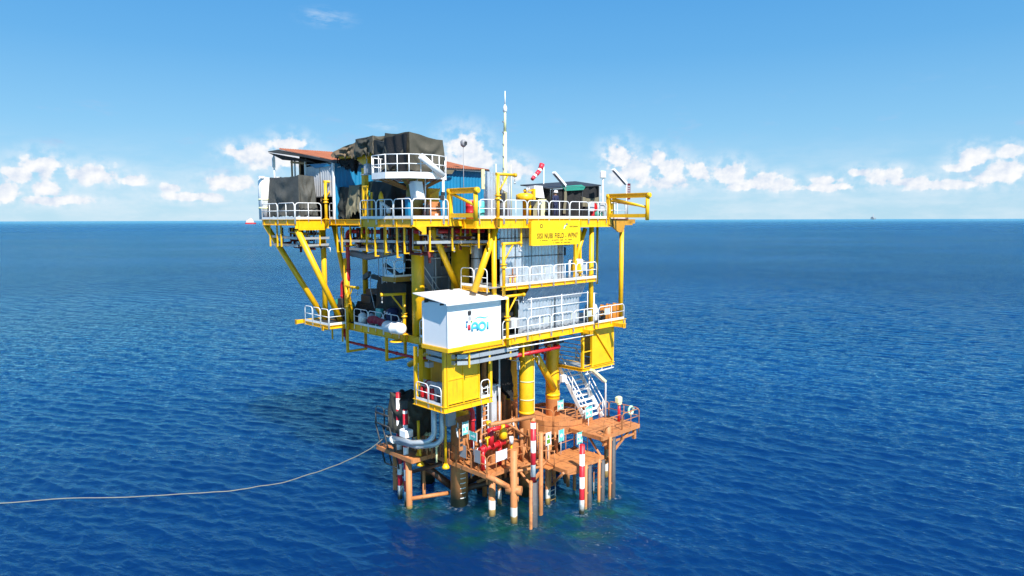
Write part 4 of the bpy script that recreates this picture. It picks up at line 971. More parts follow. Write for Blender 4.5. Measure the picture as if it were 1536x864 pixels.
mb = MB(); mb.beam((-.7,12.9,21.45),(-.1,12.5,21.6),.05,.06).beam((-.62,15.9,21.72),(-.62,12.4,21.62),.05,.08).beam((-.62,16.2,21.9),(-.4,12.2,21.85),.05,.05).box(-.66,-.62,12.5,16.2,19.6,19.65); build('batten', mb, M['greysheet'], sh)
mb = MB(); mb.plate([(-.68,14.9,21.6),(-.68,12.7,21.62),(-.68,13.2,21.8),(-.68,15.8,21.92)], .02); build('window_sheet', mb, M['blue'], sh)
fp = thing('scaffold_fence', 'upright zinc corrugated sheets standing right of the blue shed wall', 'fence', (8.8,8,ZT))
mb = MB(); mb.corr((8.75,8),(10.9,8),ZT,21.5,pitch=.3,amp=.05,zslope=-.1); build('sheet', mb, M['silver'], fp)
mb = MB(); mb.corr((10.95,8.05),(11.5,8.05),ZT,21.3,pitch=.3,amp=.05); build('sheet', mb, M['silver'], fp)
mb = MB(); mb.box(8.5,8.8,7.9,7.96,20.2,21.6); build('board', mb, M['cream'], fp)
for u in (9.9,11.45): mb = MB(); mb.tube((u,7.9,ZT),(u,7.9,22.05),.03); build('post', mb, M['cream'], fp)
tk = thing('storage_tank', 'white upright tank with yellow bands at the far left end of the top deck', 'tank', (-2.85,18.5,ZT))
mb = MB(); mb.lathe((-2.6,18.75,ZT),[(.45,0),(.45,2.75),(.35,2.95),(.1,3.02)],24); build('body', mb, M['white'], tk)
mb = MB()
for z in (.75,1.35): mb.lathe((-2.6,18.75,ZT+z),[(.465,0),(.465,.12)],24)
build('band', mb, M['cream'], tk)
mb = MB(); mb.tube((-3.0,18.4,ZT+2.9),(-1.6,18.4,ZT+2.95),.04).box(-3.2,-2.8,18.3,18.5,ZT+2.9,ZT+3.05).box(-1.9,-1.5,18.3,18.5,ZT+2.9,ZT+3.05).tube((-3.05,18.3,ZT),(-3.05,18.3,ZT+2.6),.03).tube((-2.0,18.4,ZT+2.0),(-2.0,18.4,ZT+4.6),.06).box(-2.15,-1.95,18.3,18.4,ZT+3.7,ZT+4.4); build('pipework', mb, M['white'], tk)

# ================================================================== mast, wind sock, lamps
ms = thing('antenna_mast', 'tall thin cream antenna mast rising above the top deck', 'mast', (8.0,5,ZT))
mb = MB(); mb.path([(8.0,5,ZT),(8.04,5,23.9)], .17, 12, .13).tube((8.04,5,23.9),(8.06,5,25.6),.10,10,.07); build('pole', mb, M['cream'], ms)
mb = MB(); mb.tube((8.06,5,25.6),(8.07,5,26.6),.045,8,.03).lathe((8.06,5,25.2),[(.07,0),(.14,.05),(.14,.3),(.06,.5)],12); build('tip', mb, M['white'], ms)
mb = MB()
for z in (21.4,22.2,23.0,23.8,24.5): mb.box(7.8,7.9,4.9,5.0,z,z+.1)
build('cleat', mb, M['grey'], ms)
ws = thing('windsock', 'red and white wind sock drooping from a thin white pole', 'wind sock', (10.8,4,ZT))
mb = MB(); mb.tube((10.8,4,ZT),(10.8,4,21.7),.04,8).tube((10.8,4,21.6),(10.62,4,21.85),.025,6); build('pole', mb, M['white'], ws)
P0, P1 = Vector((10.64,4,21.85)), Vector((9.72,4,20.75))
for k, (q0, q1) in enumerate(((0,.30),(.30,.42),(.42,.68),(.68,.80),(.80,1.0))):
    a, b = P0.lerp(P1, q0+.003), P0.lerp(P1, q1); mb = MB(); B_ = lambda q: Vector((.08*math.sin(q*5),0,-.06*math.sin(q*pi)))
    mb.path([a.lerp(b,x)+B_(q0+(q1-q0)*x) for x in (0,.5,1)], .19-.07*q0, 16, .19-.07*q1); build('band', mb, M['inkred'] if k % 2 == 0 else M['cleanwhite'], ws)
def tube_lamp(label, base, top, tip, r=.09, pole=None):
    t = thing('fluorescent_lamp', label, 'lamp', base, 'tube floodlights')
    mb = MB(); mb.tube(base, top, .05, 8); build('pole', mb, M['white'], t)
    mb = MB(); d = Vector(tip)-Vector(top); mb.beam(Vector(top)+d*.04, tip, .24, .15); build('housing', mb, M['white'], t)
    mb = MB(); mb.beam(Vector(top)+d*.08+Vector((0,0,-.09)), Vector(tip)-d*.03+Vector((0,0,-.09)), .18, .04); build('lens', mb, M['grey'], t)
tube_lamp('slim white tube lamp leaning over the green edge of the black canopy', (10.45,1.7,ZT), (10.35,1.6,20.25), (9.15,1.55,21.08))
tube_lamp('grey tube lamp angled up beside the dark red sign at the right end', (16.0,.75,ZT-.1), (16.0,.75,20.5), (14.55,.85,21.5))
mb = MB()
lp = thing('floodlight', 'square floodlight on a white pole at the right side of the black canopy', 'floodlight', (12.78,.35,ZT))
mb = MB(); mb.tube((12.78,.35,ZT),(12.78,.35,20.75),.055,8); build('pole', mb, M['white'], lp)
mb = MB(); mb.cham(12.5,12.98,.22,.42,20.78,21.28,.04); h_ = build('lamp_head', mb, M['white'], lp)
mb = MB(); mb.box(12.54,12.94,.205,.218,20.83,21.23); build('lens', mb, M['lamp'], h_)
sl_ = thing('floodlight', 'small dark floodlight on a thin pole above the rusty roof', 'floodlight', (10.28,12.0,21.8))
mb = MB(); mb.tube((10.28,12.0,ZT),(10.28,12.0,23.7),.025,6); build('pole', mb, M['grey'], sl_)
mb = MB(); mb.lathe((10.3,12.0,23.6),[(.1,0),(.22,.12),(.24,.4),(.12,.55)],14); build('lamp_head', mb, M['grey'], sl_)
mb = MB(); mb.box(10.2,10.45,11.74,11.77,23.75,24.0); build('lens', mb, M['dark'], sl_)
rs_ = thing('notice_board', 'narrow dark red board with pale lettering at the right end of the top deck', 'sign', (16.6,1,ZT))
mb = MB(); mb.box(16.35,16.75,.95,.99,19.45,20.6); build('board', mb, mat('dark red board', (.14,.012,.02), .5), rs_)
mb = MB()
for k in range(3):
    for q in range(5): mb.box(16.42+k*.1,16.48+k*.1,.94,.948,19.7+q*.16,19.8+q*.16)
build('small_lettering', mb, M['greysheet'], rs_)
mb = MB(); mb.tube((16.55,1.02,ZT-.2),(16.55,1.02,19.5),.04); mb.beam((15.2,1.0,ZT-.15),(16.7,1.0,ZT-.15),.12,.12); build('post', mb, M['grey'], rs_)

# ================================================================== canopy shelter on the right of the top deck
cp = thing('canopy_shelter', 'black netting shelter with a flat dark roof and green cloth on its edge', 'shelter', (11.2,2,ZT))
mb = MB(); mb.plate([(8.65,1.5,19.98),(8.7,4.2,20.3),(14.4,4.2,20.75),(14.05,1.5,20.36)][::-1], .07); build('roof', mb, M['dark'], cp)
mb = MB()
rows = []
for t in np.linspace(0,1,5):
    rows.append([(8.95+(13.9-8.95)*a, 1.62+.06*math.sin(a*40+t)+.05*noise.noise((a*9,t*3,1)), (20.0+.36*a-.04)*(1-t)+ZT*t) for a in np.linspace(0,1,70)])
mb.grid(rows); mb.grid([list(reversed([(x,y+.03,z) for x,y,z in r])) for r in rows]); mb.box(8.95,8.98,1.7,4.1,ZT,20.1).box(13.9,13.93,1.7,4.1,ZT,20.4); build('netting', mb, M['black'], cp)
mb = MB(); rows = [[(11.9+a*1.9, 1.5+.05*math.sin(a*25), (19.6-.15*math.sin(a*pi))*(1-t)+18.9*t) for a in np.linspace(0,1,30)] for t in (0,.5,1)]; mb.grid(rows); mb.grid([list(reversed([(x,y+.02,z) for x,y,z in r])) for r in rows]); build('drape', mb, M['khaki'], cp)
mb = MB(); mb.plate([(10.0,1.42,20.02),(12.2,1.42,20.2),(12.2,1.75,20.35),(10.0,1.75,20.17)], .05).plate([(10.0,1.43,20.05),(12.2,1.43,20.2),(12.0,1.43,20.02),(10.1,1.43,19.9)][::-1], .03); build('cloth', mb, M['green'], cp)
for u in (9.0,10.1,12.0,13.8): mb = MB(); mb.box(u-.04,u+.04,1.5,1.58,ZT,20.0+.07*(u-9)); build('post', mb, M['dark'], cp)
mb = MB(); rows = [[(10.0+.28*a+.06*math.sin(t*5), 1.42+.05*math.sin(a*9), 20.1*(1-t)+18.4*t) for a in np.linspace(0,1,8)] for t in np.linspace(0,1,10)]; mb.grid(rows); mb.grid([list(reversed([(x,y+.02,z) for x,y,z in r])) for r in rows]); build('rolled_canvas', mb, M['khaki'], cp)
for label, u, v, w, h, m_ in (('pale grey panel fixed inside the top deck rail in front of the black canopy', 11.15, .25, .62, .62, 'greysheet'), ('pale grey panel on the top deck rail beside the right hoist frame', 12.25, .12, .5, .52, 'greysheet')):
    t = thing('rail_panel_board', label, 'panel', (u,v,ZT)); mb = MB(); mb.box(u,u+w,v,v+.03,ZT+.5,ZT+.5+h); build('board', mb, M[m_], t); mb = MB(); mb.box(u+.05,u+.1,v+.031,v+.06,ZT,ZT+1.0); build('post', mb, M['white'], t)
fe = thing('fire_extinguisher', 'red fire extinguisher behind the rail in front of the black canopy', 'fire extinguisher', (11.9,.5,ZT))
mb = MB(); mb.lathe((11.9,.5,ZT),[(.13,0),(.15,.05),(.15,.55),(.06,.68)],16); build('cylinder', mb, M['red'], fe); mb = MB(); mb.box(11.85,12.0,.45,.55,ZT+.68,ZT+.75); build('valve', mb, M['dark'], fe)
hr = thing('hose_reel', 'dark red hose reel behind the top deck rail', 'hose reel', (12.1,.7,ZT))
mb = MB(); mb.lathe((12.1,.75,ZT+.75),[(.3,0),(.3,.05),(.2,.06),(.2,.2),(.3,.21),(.3,.26)],20,(0,-1,0)); build('drum', mb, M['red'], hr); mb = MB(); mb.box(12.05,12.15,.6,.8,ZT,ZT+.7); build('stand', mb, M['red'], hr)
gb = thing('green_bundle', 'green wrapped bundle on the deck below the grey rail panel', 'bundle', (12.5,.6,ZT))
mb = MB(); mb.lathe((12.45,.6,ZT),[(.3,0),(.42,.2),(.36,.45),(.12,.56)],14); build('wrap', mb, M['green'], gb)
vs = thing('process_vessel', 'yellow vessel with a wide orange-rimmed top on the top deck', 'vessel', (6.4,1.6,ZT))
mb = MB(); mb.lathe((6.5,1.6,ZT),[(.12,0),(.14,1.1),(.5,1.15),(.56,1.2),(.56,1.5),(.3,1.6),(.1,1.62)],20); build('body', mb, Y, vs)
mb = MB(); mb.tube((6.85,1.5,ZT),(6.85,1.5,ZT+1.5),.09,10).beam((6.4,1.6,ZT+1.75),(7.3,1.6,ZT+1.8),.08,.1).box(7.2,7.4,1.5,1.7,ZT+1.2,ZT+1.9); build('pipework', mb, Y, vs)
mb = MB(); mb.tube((6.6,1.5,ZT+1.6),(6.6,1.5,ZT+1.95),.06).tube((6.8,1.6,ZT+1.7),(6.95,1.6,ZT+2.0),.05).tube((7.0,.9,ZT+.1),(7.0,.9,ZT+.8),.07).tube((7.0,.9,ZT+.8),(7.3,.9,ZT+1.0),.07); build('fitting', mb, M['zinc'], vs)
cb_ = thing('control_cabinet', 'tall white cabinet with a grey shaded side beside the wind sock', 'cabinet', (8.2,2,ZT))
mb = MB(); mb.plate([(7.75,1.9,19.45),(8.65,1.9,19.4),(8.5,1.95,20.2),(7.72,1.95,20.2)], -.7); build('housing', mb, M['cleanwhite'], cb_)
mb = MB(); mb.cham(8.15,8.95,1.95,2.5,ZT,19.35,.04); build('body', mb, M['cream'], cb_)
mb = MB(); mb.box(8.2,8.28,1.88,1.94,ZT,19.3).box(8.75,8.83,1.88,1.94,ZT,19.3).box(7.6,7.9,2.1,2.5,ZT+.8,19.3); build('frame', mb, M['dark'], cb_)
rk = thing('equipment_rack', 'dark rack of valves and black boxes right of the zinc sheets', 'rack', (5.6,2.5,ZT))
mb = MB(); mb.box(5.2,5.75,2.4,2.9,ZT,ZT+.7).box(5.15,5.6,2.4,2.8,ZT+1.0,ZT+1.6).box(5.1,5.16,2.3,2.36,ZT,ZT+2.3); build('frame', mb, M['dark'], rk)
mb = MB(); mb.plate([(5.0,2.3,ZT+1.9),(5.7,2.3,ZT+1.6),(5.75,2.3,ZT+2.0),(5.1,2.3,ZT+2.5)][::-1], .05).tube((5.75,2.2,ZT),(5.75,2.2,ZT+2.2),.03); build('canvas_wrap', mb, M['greysheet'], rk)
for label, u, v, h, m_ in (('teal drum behind the rail by the corner davit', 2.1,.9,1.0,'teal'),('maroon drum between the hoist frame and the corner davit', 1.55,1.1,1.05,'red'),('white and orange crate stack under the crane platform', -.45,2.0,.95,'orange')):
    t = thing('drum' if 'drum' in label else 'crate', label, 'drum' if 'drum' in label else 'crate', (u,v,ZT)); mb = MB()
    if 'drum' in label: mb.lathe((u,v,ZT),[(.26,0),(.28,.03),(.28,h*.33),(.295,h*.35),(.28,h*.37),(.28,h*.66),(.295,h*.68),(.28,h*.7),(.28,h-.03),(.25,h)],18)
    else: mb.cham(u-.35,u+.35,v-.3,v+.3,ZT,ZT+h*.48,.02).cham(u-.3,u+.33,v-.28,v+.3,ZT+h*.5,ZT+h,.02)
    build('body', mb, M[m_], t)
    mb = MB(); mb.box(u-.1,u+.1,v-.302,v-.29,ZT+h*.2,ZT+h*.3) if 'crate' in label else mb.lathe((u,v,ZT+h),[(.24,0),(.24,.02),(.05,.02)],18); build('lid' if 'drum' in label else 'slat', mb, M['white'], t)
# yellow ladder bracket and yellow frames at the left edge
for label, u, v in (('yellow gate frame with green bottle on the left edge of the top deck', -2.35, 6.2),):
    t = thing('gate_frame', label, 'frame', (u,v,ZT)); mb = MB()
    for d in (0,.42,.9): mb.box(u-.04,u+.04,v-d-.04,v-d+.04,ZT-.3,ZT+1.9-.35*(d > .5))
    mb.box(u-.04,u+.04,v-.5,v,ZT+1.85,ZT+1.95); build('frame', mb, Y, t); mb = MB(); mb.lathe((u+.2,v-.25,ZT+1.25),[(.1,0),(.1,.3),(.04,.42)],12); build('bottle', mb, M['green'], t)
t = thing('valve_stand', 'white valve with yellow bonnet standing at the left rail below the black canvas', 'valve', (-2.3,4.4,ZT))
mb = MB(); mb.tube((-2.3,4.4,ZT),(-2.3,4.4,ZT+1.0),.09,10).tube((-2.3,4.4,ZT+.95),(-2.0,4.1,ZT+.6),.08,10).lathe((-2.0,4.1,ZT+.3),[(.1,0),(.15,.1),(.15,.3),(.05,.4)],12); build('body', mb, M['white'], t)
mb = MB(); mb.lathe((-2.3,4.4,ZT+1.0),[(.1,0),(.16,.1),(.12,.35),(.05,.55)],12).tube((-2.0,4.1,ZT),(-2.0,4.1,ZT+.3),.06); build('bonnet', mb, Y, t)
t = thing('hydraulic_unit', 'yellow and black machinery at the foot of the crane column', 'machine', (-.3,3.6,ZT))
mb = MB(); mb.cham(-.3,.5,2.6,3.4,ZT+.9,ZT+1.75,.05).plate([(-.55,2.2,ZT+1.15),(.2,2.2,ZT+1.55),(.25,2.2,ZT+1.75),(-.5,2.2,ZT+1.35)][::-1],.08); build('casing', mb, Y, t)
mb = MB(); mb.cham(-.9,-.3,1.9,2.4,ZT,ZT+.8,.05).lathe((.0,2.4,ZT),[(.25,0),(.3,.3),(.2,.7)],14); build('motor', mb, M['dark'], t)
mb = MB(); mb.box(-2.0,-1.75,2.2,2.5,ZT,ZT+1.2); build('hose_box', mb, M['blue'], t)
# ================================================================== white cabin with the printed emblem
cab = thing('equipment_cabin', 'white box cabin with overhanging roof and AOI lettering on the middle deck corner', 'cabin', (.8,1.1,ZM))
mb = MB(); mb.box(-1.1,2.83,.0,2.25,ZM-.02,13.45); cbw = build('wall', mb, M['cleanwhite'], cab)
mb = MB(); mb.box(-1.13,-1.07,-.03,.03,ZM,13.4).box(2.8,2.86,-.03,.03,ZM,13.4).box(-1.13,-1.07,2.2,2.28,ZM,13.4); build('corner_trim', mb, M['white'], cbw)
mb = MB(); mb.plate([(-1.45,-.34,13.47),(3.15,-.34,13.47),(3.15,2.7,13.84),(-1.45,2.7,13.84)], .05); mb.box(-1.45,3.15,-.36,-.335,13.40,13.52); build('roof', mb, M['cleanwhite'], cab)
mb = MB(); mb.box(-1.0,-.9,.2,2.1,13.3,13.5).box(-1.35,-1.1,.3,.36,13.36,13.46).box(-1.35,-1.1,1.7,1.76,13.4,13.6); build('roof_bracket', mb, M['dark'], cab)
mb = MB(); mb.beam((-1.18,.0,ZM-.14),(2.95,.0,ZM-.14),.16,.22).beam((-1.1,.06,ZM-.14),(-1.1,2.3,ZM-.14),.16,.22); build('skid_beam', mb, Y, cab)
# emblem
def flat(name, pts, m, off=.012, th=.006):
    mb = MB(); mb.plate([(u,-off,z) for u, z in pts], th); return build(name, mb, m, cab)
def strokes(name, paths, r, m, closed=False):
    mb = MB()
    for p in paths: 
        n0 = len(mb.v); mb.path([(u,-.01,z) for u, z in p], r, 8, closed=closed)
        for i in range(n0, len(mb.v)): x, y, z = mb.v[i]; mb.v[i] = (x, -.012+(y+.01)*.25, z)
    return build(name, mb, m, cab)
arc = lambda cx, cz, rx, rz_, a0, a1, n=14: [(cx+rx*math.cos(a), cz+rz_*math.sin(a)) for a in np.linspace(a0, a1, n)]
strokes('lettering', [[(.65,11.74),(.65,12.0)]+arc(.85,12.0,.20,.19,pi,0)+[(1.05,12.0),(1.05,11.74)], [(.68,11.93),(1.02,11.93)]], .075, M['cyan'])
strokes('lettering', [arc(1.40,11.95,.24,.22,0,2*pi,25)[:-1]], .075, M['cyan'], closed=True)
strokes('lettering', [[(1.83,11.74),(1.83,12.17)]], .075, M['cyan'])
strokes('emblem_shape', [[(.43,11.84),(.43,12.12)]], .105, M['inkred'])
strokes('emblem_shape', [[(.235,11.98),(.235,12.22)]], .06, mat('mid blue print', (.06,.3,.52), .4))
mb = MB(); mb.lathe((.27,-.012,12.31),[(.075,0),(.075,.006)],14,(0,-1,0)); build('emblem_shape', mb, M['inkblue'], cab)
mb = MB(); mb.lathe((.60,-.012,12.30),[(.06,0),(.06,.006)],14,(0,-1,0)); build('emblem_shape', mb, M['inkgreen'], cab)
mb = MB(); mb.lathe((.43,-.02,12.09),[(.07,0),(.06,.006)],14,(0,-1,0)); build('emblem_shape', mb, M['inkdark'], cab)
flat('emblem_shape', [(.37,12.66),(.55,12.66),(.60,12.78),(.60,12.9),(.33,12.9),(.33,12.78)], M['inkdark'])
mb = MB()
for a, b in ((.33,.40),(.42,.51),(.53,.60)): mb.plate([(a,-.012,12.9),(b,-.012,12.9),((a+b)/2,-.012,12.98)],.006)
for q in range(5):
    for k in range(3): mb.box(.37+k*.07+(q % 2)*.03,.405+k*.07+(q % 2)*.03,-.018,-.012,12.38+q*.05,12.41+q*.05)
build('emblem_shape', mb, M['inkdark'], cab)
mb = MB(); top = [(.75,12.33),(.92,12.46),(1.12,12.535),(1.3,12.53),(1.48,12.48),(1.66,12.45),(1.82,12.5),(1.95,12.6)]; lo = [(.75,12.33),(.95,12.43),(1.14,12.48),(1.3,12.46),(1.48,12.41),(1.66,12.395),(1.82,12.46),(1.95,12.6)]
for i in range(7):
    if i == 0: mb.plate([(top[0][0],-.012,top[0][1]),(lo[1][0],-.012,lo[1][1]),(top[1][0],-.012,top[1][1])],.006)
    elif i == 6: mb.plate([(lo[6][0],-.012,lo[6][1]),(lo[7][0],-.012,lo[7][1]),(top[6][0],-.012,top[6][1])],.006)
    else: mb.plate([(lo[i][0],-.012,lo[i][1]),(lo[i+1][0],-.012,lo[i+1][1]),(top[i+1][0],-.012,top[i+1][1]),(top[i][0],-.012,top[i][1])],.006)
build('emblem_swoosh', mb, M['cyan'], cab)
mb = MB(); random.seed(8)
for k in range(11): u = 1.12+k*.07; mb.box(u,u+.035,-.017,-.012,12.27+k*.006,12.27+k*.006+ru(.03,.06))
build('small_lettering', mb, M['grey'], cab)

nt_ = thing('dark_backdrop', 'added dark backdrop standing for the shade deep under the top deck behind the cabin and columns', 'screen', (6,9,ZM))
mb = MB(); mb.grid([[(2.7+8.5*a, 9.2+.12*math.sin(a*60)+.2*noise.noise((a*8,t,5)), ZM+t*6.5) for a in np.linspace(0,1,90)] for t in np.linspace(0,1,6)]); mb.grid([[(2.7+8.5*a, 9.26+.12*math.sin(a*60)+.2*noise.noise((a*8,t,5)), ZM+t*6.5) for a in np.linspace(1,0,90)] for t in np.linspace(0,1,6)]); build('netting', mb, M['black'], nt_)  # black sheet added as a backdrop to darken the interior like deep shade
mb = MB(); mb.tube((2.6,9.2,17.5),(11.3,9.2,17.5),.06,6); build('rail', mb, M['dark'], nt_)
for lab, P_ in (('wide dull duct slung below the top deck behind the cable trays', [(.9,12.2,16.35),(.9,5.2,16.3),(3.2,4.6,16.2)]),('dark duct bending up under the top deck left of the big column', [(1.3,13.6,15.7),(1.3,11.6,15.5),(1.6,9.0,15.9),(1.9,6.4,16.6)])):
    t = thing('duct', lab, 'duct', P_[0]); mb = MB(); mb.path(P_, .24, 10); build('duct_run', mb, M['grey'], t); mb = MB(); mb.tube(P_[0], tuple(P_[0][i]+(P_[1][i]-P_[0][i])*.05 for i in range(3)), .28, 12); build('flange', mb, M['zinc'], t)
t = thing('ceiling_equipment', 'dark boxes hung under the top deck above the tall black canvas', 'equipment', (3,8,17)); 
random.seed(2)
for k in range(7): u, v = 1.4+k*.9, ru(6.4,8.4); mb = MB(); mb.cham(u,u+ru(.5,.85),v,v+1.0,16.2+ru(0,.6),17.5,.03); build('box', mb, M['dark'] if k % 2 else M['grey'], t)
# ================================================================== zinc sheet enclosures
ze = thing('sheet_enclosure', 'upright zinc corrugated screens behind the mezzanine rail under the name board', 'screen', (6,1,ZZ))
mb = MB(); mb.corr((3.7,.95),(6.4,.95),ZZ,17.5,pitch=.3,amp=.035); build('sheet', mb, M['silver'], ze)
mb = MB(); mb.corr((6.42,.98),(9.0,.98),ZZ,17.35,pitch=.3,amp=.035); build('sheet', mb, M['silver'], ze)
mb = MB(); mb.corr((9.05,1.05),(9.6,1.05),ZZ,17.2,pitch=.3,amp=.03); build('sheet', mb, M['greysheet'], ze)
mb = MB()
for z in (15.75,16.9): mb.beam((3.6,.89,z),(9.3,.89,z-.02),.04,.05)
build('batten', mb, M['dark'], ze)
mb = MB(); mb.path([(5.2,.86,16.7),(5.2,.86,16.3),(5.6,.84,16.0),(5.6,.84,ZZ)],.025,6); build('conduit', mb, M['white'], ze)
for u in (5.0,6.4,9.1,9.32): mb = MB(); mb.box(u-.03,u+.03,.9,.94,ZZ,17.4); build('post', mb, M['grey'], ze)
ze = thing('sheet_enclosure', 'zinc sheet wall with a sloping skirt on the middle deck below the mezzanine', 'screen', (8,1,ZM))
def corr_plane(p00, p10, p11, p01, pitch=.3, amp=.035):
    P = [Vector(p) for p in (p00,p10,p11,p01)]; nr = (P[1]-P[0]).cross(P[3]-P[0]).normalized(); n = int((P[1]-P[0]).length/pitch*4); rows = []
    for t in (0,1):
        rows.append([tuple(P[0].lerp(P[1],i/n).lerp(P[3].lerp(P[2],i/n),t)+nr*amp*(1,.2,-1,-.2)[i % 4]) for i in range(n+1)])
    mb = MB(); mb.grid(rows, False); mb.grid([[tuple(Vector(p)-nr*.012) for p in reversed(r)] for r in rows], False); return mb
build('skirt_sheet', corr_plane((5.2,.74,12.9),(11.0,.74,12.84),(11.0,.22,13.86),(5.5,.22,13.86)), mat('weathered zinc', (.44,.50,.58), .35, .4, dirt=(.25,.26,.28), dirt_amt=.5, streak=(.8,.82,.85), streak_amt=.45), ze)
mb = MB(); mb.corr((5.15,.8),(8.1,.8),ZM,13.3,pitch=.3,amp=.035); build('sheet', mb, M['silver'], ze)
mb = MB(); mb.corr((8.12,.83),(11.0,.83),ZM,13.25,pitch=.3,amp=.035); build('sheet', mb, M['silver'], ze)
mb = MB()
for z in (12.55,13.15): mb.tube((5.3,.14,z),(11.05,.14,z),.03,6)
for u in (5.6,8.4,11.0): mb.tube((u,.14,ZM),(u,.14,13.25),.03,6)
build('scaffold_pipe', mb, M['white'], ze)
mb = MB(); mb.box(8.38,8.42,.7,.74,ZM,13.9); build('batten', mb, M['dark'], ze)
dk = thing('doorway_screen', 'black opening with a pale box standing between the cabin davit and the zinc wall', 'screen', (4.4,1.2,ZM))
mb = MB(); mb.box(3.0,5.2,1.3,1.34,ZM,13.8); build('netting', mb, M['black'], dk)
mb = MB(); mb.cham(4.45,5.1,.7,1.1,ZM+.35,ZM+1.0,.03).box(4.95,5.0,.6,.65,ZM,13.4).box(4.5,5.0,.6,.65,13.1,13.15); build('box', mb, M['greysheet'], dk)
for k, (u, v, w, h, z) in enumerate(((6.5,-.085,.42,.42,ZM+.55),(9.15,-.085,.45,.42,ZM+.55),(10.75,-.085,.42,.4,ZM+.55),(12.6,-.085,.55,.45,ZM+.5),(6.6,-.085,.5,.42,ZZ+.55),(10.1,-.085,.45,.42,ZZ+.55),(3.95,.05,.5,.45,ZZ+.5))):
    lab = ['pale board tied to the middle deck rail nearest the black opening','pale board on the middle deck rail below the middle of the zinc wall','pale board on the middle deck rail left of the right column','large pale board on the rail at the right end of the middle deck','pale board on the mezzanine rail below the name board','pale board on the mezzanine rail next to the right column','orange framed valve stand behind the mezzanine rail next to the davit'][k]
    if k == 6:
        t = thing('valve_stand', lab, 'valve', (u,v+.3,z-.5)); mb = MB(); mb.box(u,u+.6,v+.3,v+.4,ZZ+.45,ZZ+.6).box(u+.25,u+.32,v+.3,v+.36,ZZ,ZZ+1.0); build('frame', mb, O, t); mb = MB(); mb.tube((u+.1,v+.35,ZZ),(u+.1,v+.35,ZZ+.45),.05).tube((u+.5,v+.35,ZZ),(u+.5,v+.35,ZZ+.45),.05); build('pipe', mb, Y, t)
    else:
        t = thing('rail_board', lab, 'board', (u,v,z), 'boards on the guardrails'); mb = MB(); mb.box(u,u+w,v,v+.015,z,z+h); build('board', mb, M['greysheet'], t); mb = MB(); mb.box(u-.03,u,v,v+.018,z-.01,z+h+.01).box(u+w,u+w+.03,v,v+.018,z-.01,z+h+.01); build('frame', mb, M['cream'], t)
pf_ = thing('pipe_fittings', 'white and yellow valves and pipes behind the right end of the mezzanine rail', 'valves', (10.4,.9,ZZ))
mb = MB(); mb.tube((9.9,.8,ZZ),(9.9,.8,ZZ+1.3),.07).tube((9.9,.8,ZZ+1.25),(11.2,.8,ZZ+1.2),.07).lathe((10.8,.7,ZZ+.7),[(.1,0),(.2,.1),(.2,.35),(.1,.5)],14).tube((11.2,.8,ZZ),(11.2,.8,ZZ+1.2),.06); build('pipe', mb, M['white'], pf_)
mb = MB(); mb.tube((10.3,.6,ZZ),(10.3,.6,ZZ+.9),.05).tube((10.5,.7,ZZ+.4),(11.1,.7,ZZ+.4),.05).box(10.15,10.7,.5,.55,ZZ+.45,ZZ+1.0); build('valve_body', mb, Y, pf_)
# boards, sphere and hatch at the right end of the middle deck
t = thing('hoarding', 'row of upright orange boards behind the rail at the right end of the middle deck', 'hoarding', (13.8,.4,ZM))
mb = MB()
for k in range(9): mb.box(12.75+k*.235,12.95+k*.235,.42+.03*(k % 2),.46+.03*(k % 2),ZM,ZM+1.15-.05*(k % 3))
build('planks', mb, M['plank'], t); mb = MB(); mb.beam((12.7,.49,ZM+.3),(14.85,.49,ZM+.3),.03,.08).beam((12.7,.49,ZM+.85),(14.85,.49,ZM+.85),.03,.08); build('batten', mb, M['wood'], t)
t = thing('float_drum', 'white rounded drum standing just right of the right column on the middle deck', 'drum', (12.3,.8,ZM))
mb = MB(); mb.lathe((12.2,.8,ZM),[(.38,0),(.45,.15),(.47,.8),(.38,1.15),(.15,1.3)],18); build('body', mb, M['white'], t); mb = MB(); mb.tube((12.1,1.0,13.0),(14.9,2.4,12.6),.04,6).tube((13.0,1.2,ZM),(13.0,1.2,12.9),.05,6); build('hand_pipe', mb, M['white'], t)
t = thing('hose_bundle', 'black coiled hose lying by the rail near the orange boards', 'hose', (12.9,.35,ZM))
mb = MB(); mb.path([(12.75+.28*math.cos(a),.3+.02*math.sin(a*3),ZM+.45+.28*math.sin(a)) for a in np.linspace(0,pi*5.5,48)],.06,7); build('coil', mb, M['rubber'], t); mb = MB(); mb.box(12.7,12.8,.25,.35,ZM,ZM+.4); build('stand', mb, M['dark'], t)

# ================================================================== left half of the middle deck
t = thing('life_raft_capsule', 'white ribbed capsule resting on the left edge of the middle deck', 'life raft', (-.4,6.2,ZM))
mb = MB(); mb.lathe((-.38,7.15,ZM+.38),[(.18,0),(.33,.08),(.37,.2),(.37,.88),(.39,.9),(.39,.98),(.37,1.0),(.37,1.7),(.33,1.85),(.18,1.93)],22,(0,-1,0)); build('shell', mb, M['cleanwhite'], t)
mb = MB(); mb.beam((-.55,6.7,ZM+.02),(.1,6.7,ZM+.02),.1,.1).beam((-.55,5.7,ZM+.02),(.1,5.7,ZM+.02),.1,.1).lathe((-.25,6.1,ZM-.5),[(.5,0),(.35,.06),(.1,.08)],14); build('cradle', mb, Y, t)
t = thing('cover_sheet', 'crimson cover thrown over the left rail of the middle deck beside the white capsule', 'cover', (-.1,8,ZM+.3))
rows = []
for tt in np.linspace(0,1,9):
    rows.append([(-.12-.10*math.sin(tt*pi)-.04*math.sin(a*38+tt*4)*tt, 9.5-2.9*a, ZM+.72+.1*math.sin(a*6)-.5*tt+.06*noise.noise((a*6,tt*3,2))) for a in np.linspace(0,1,44)])
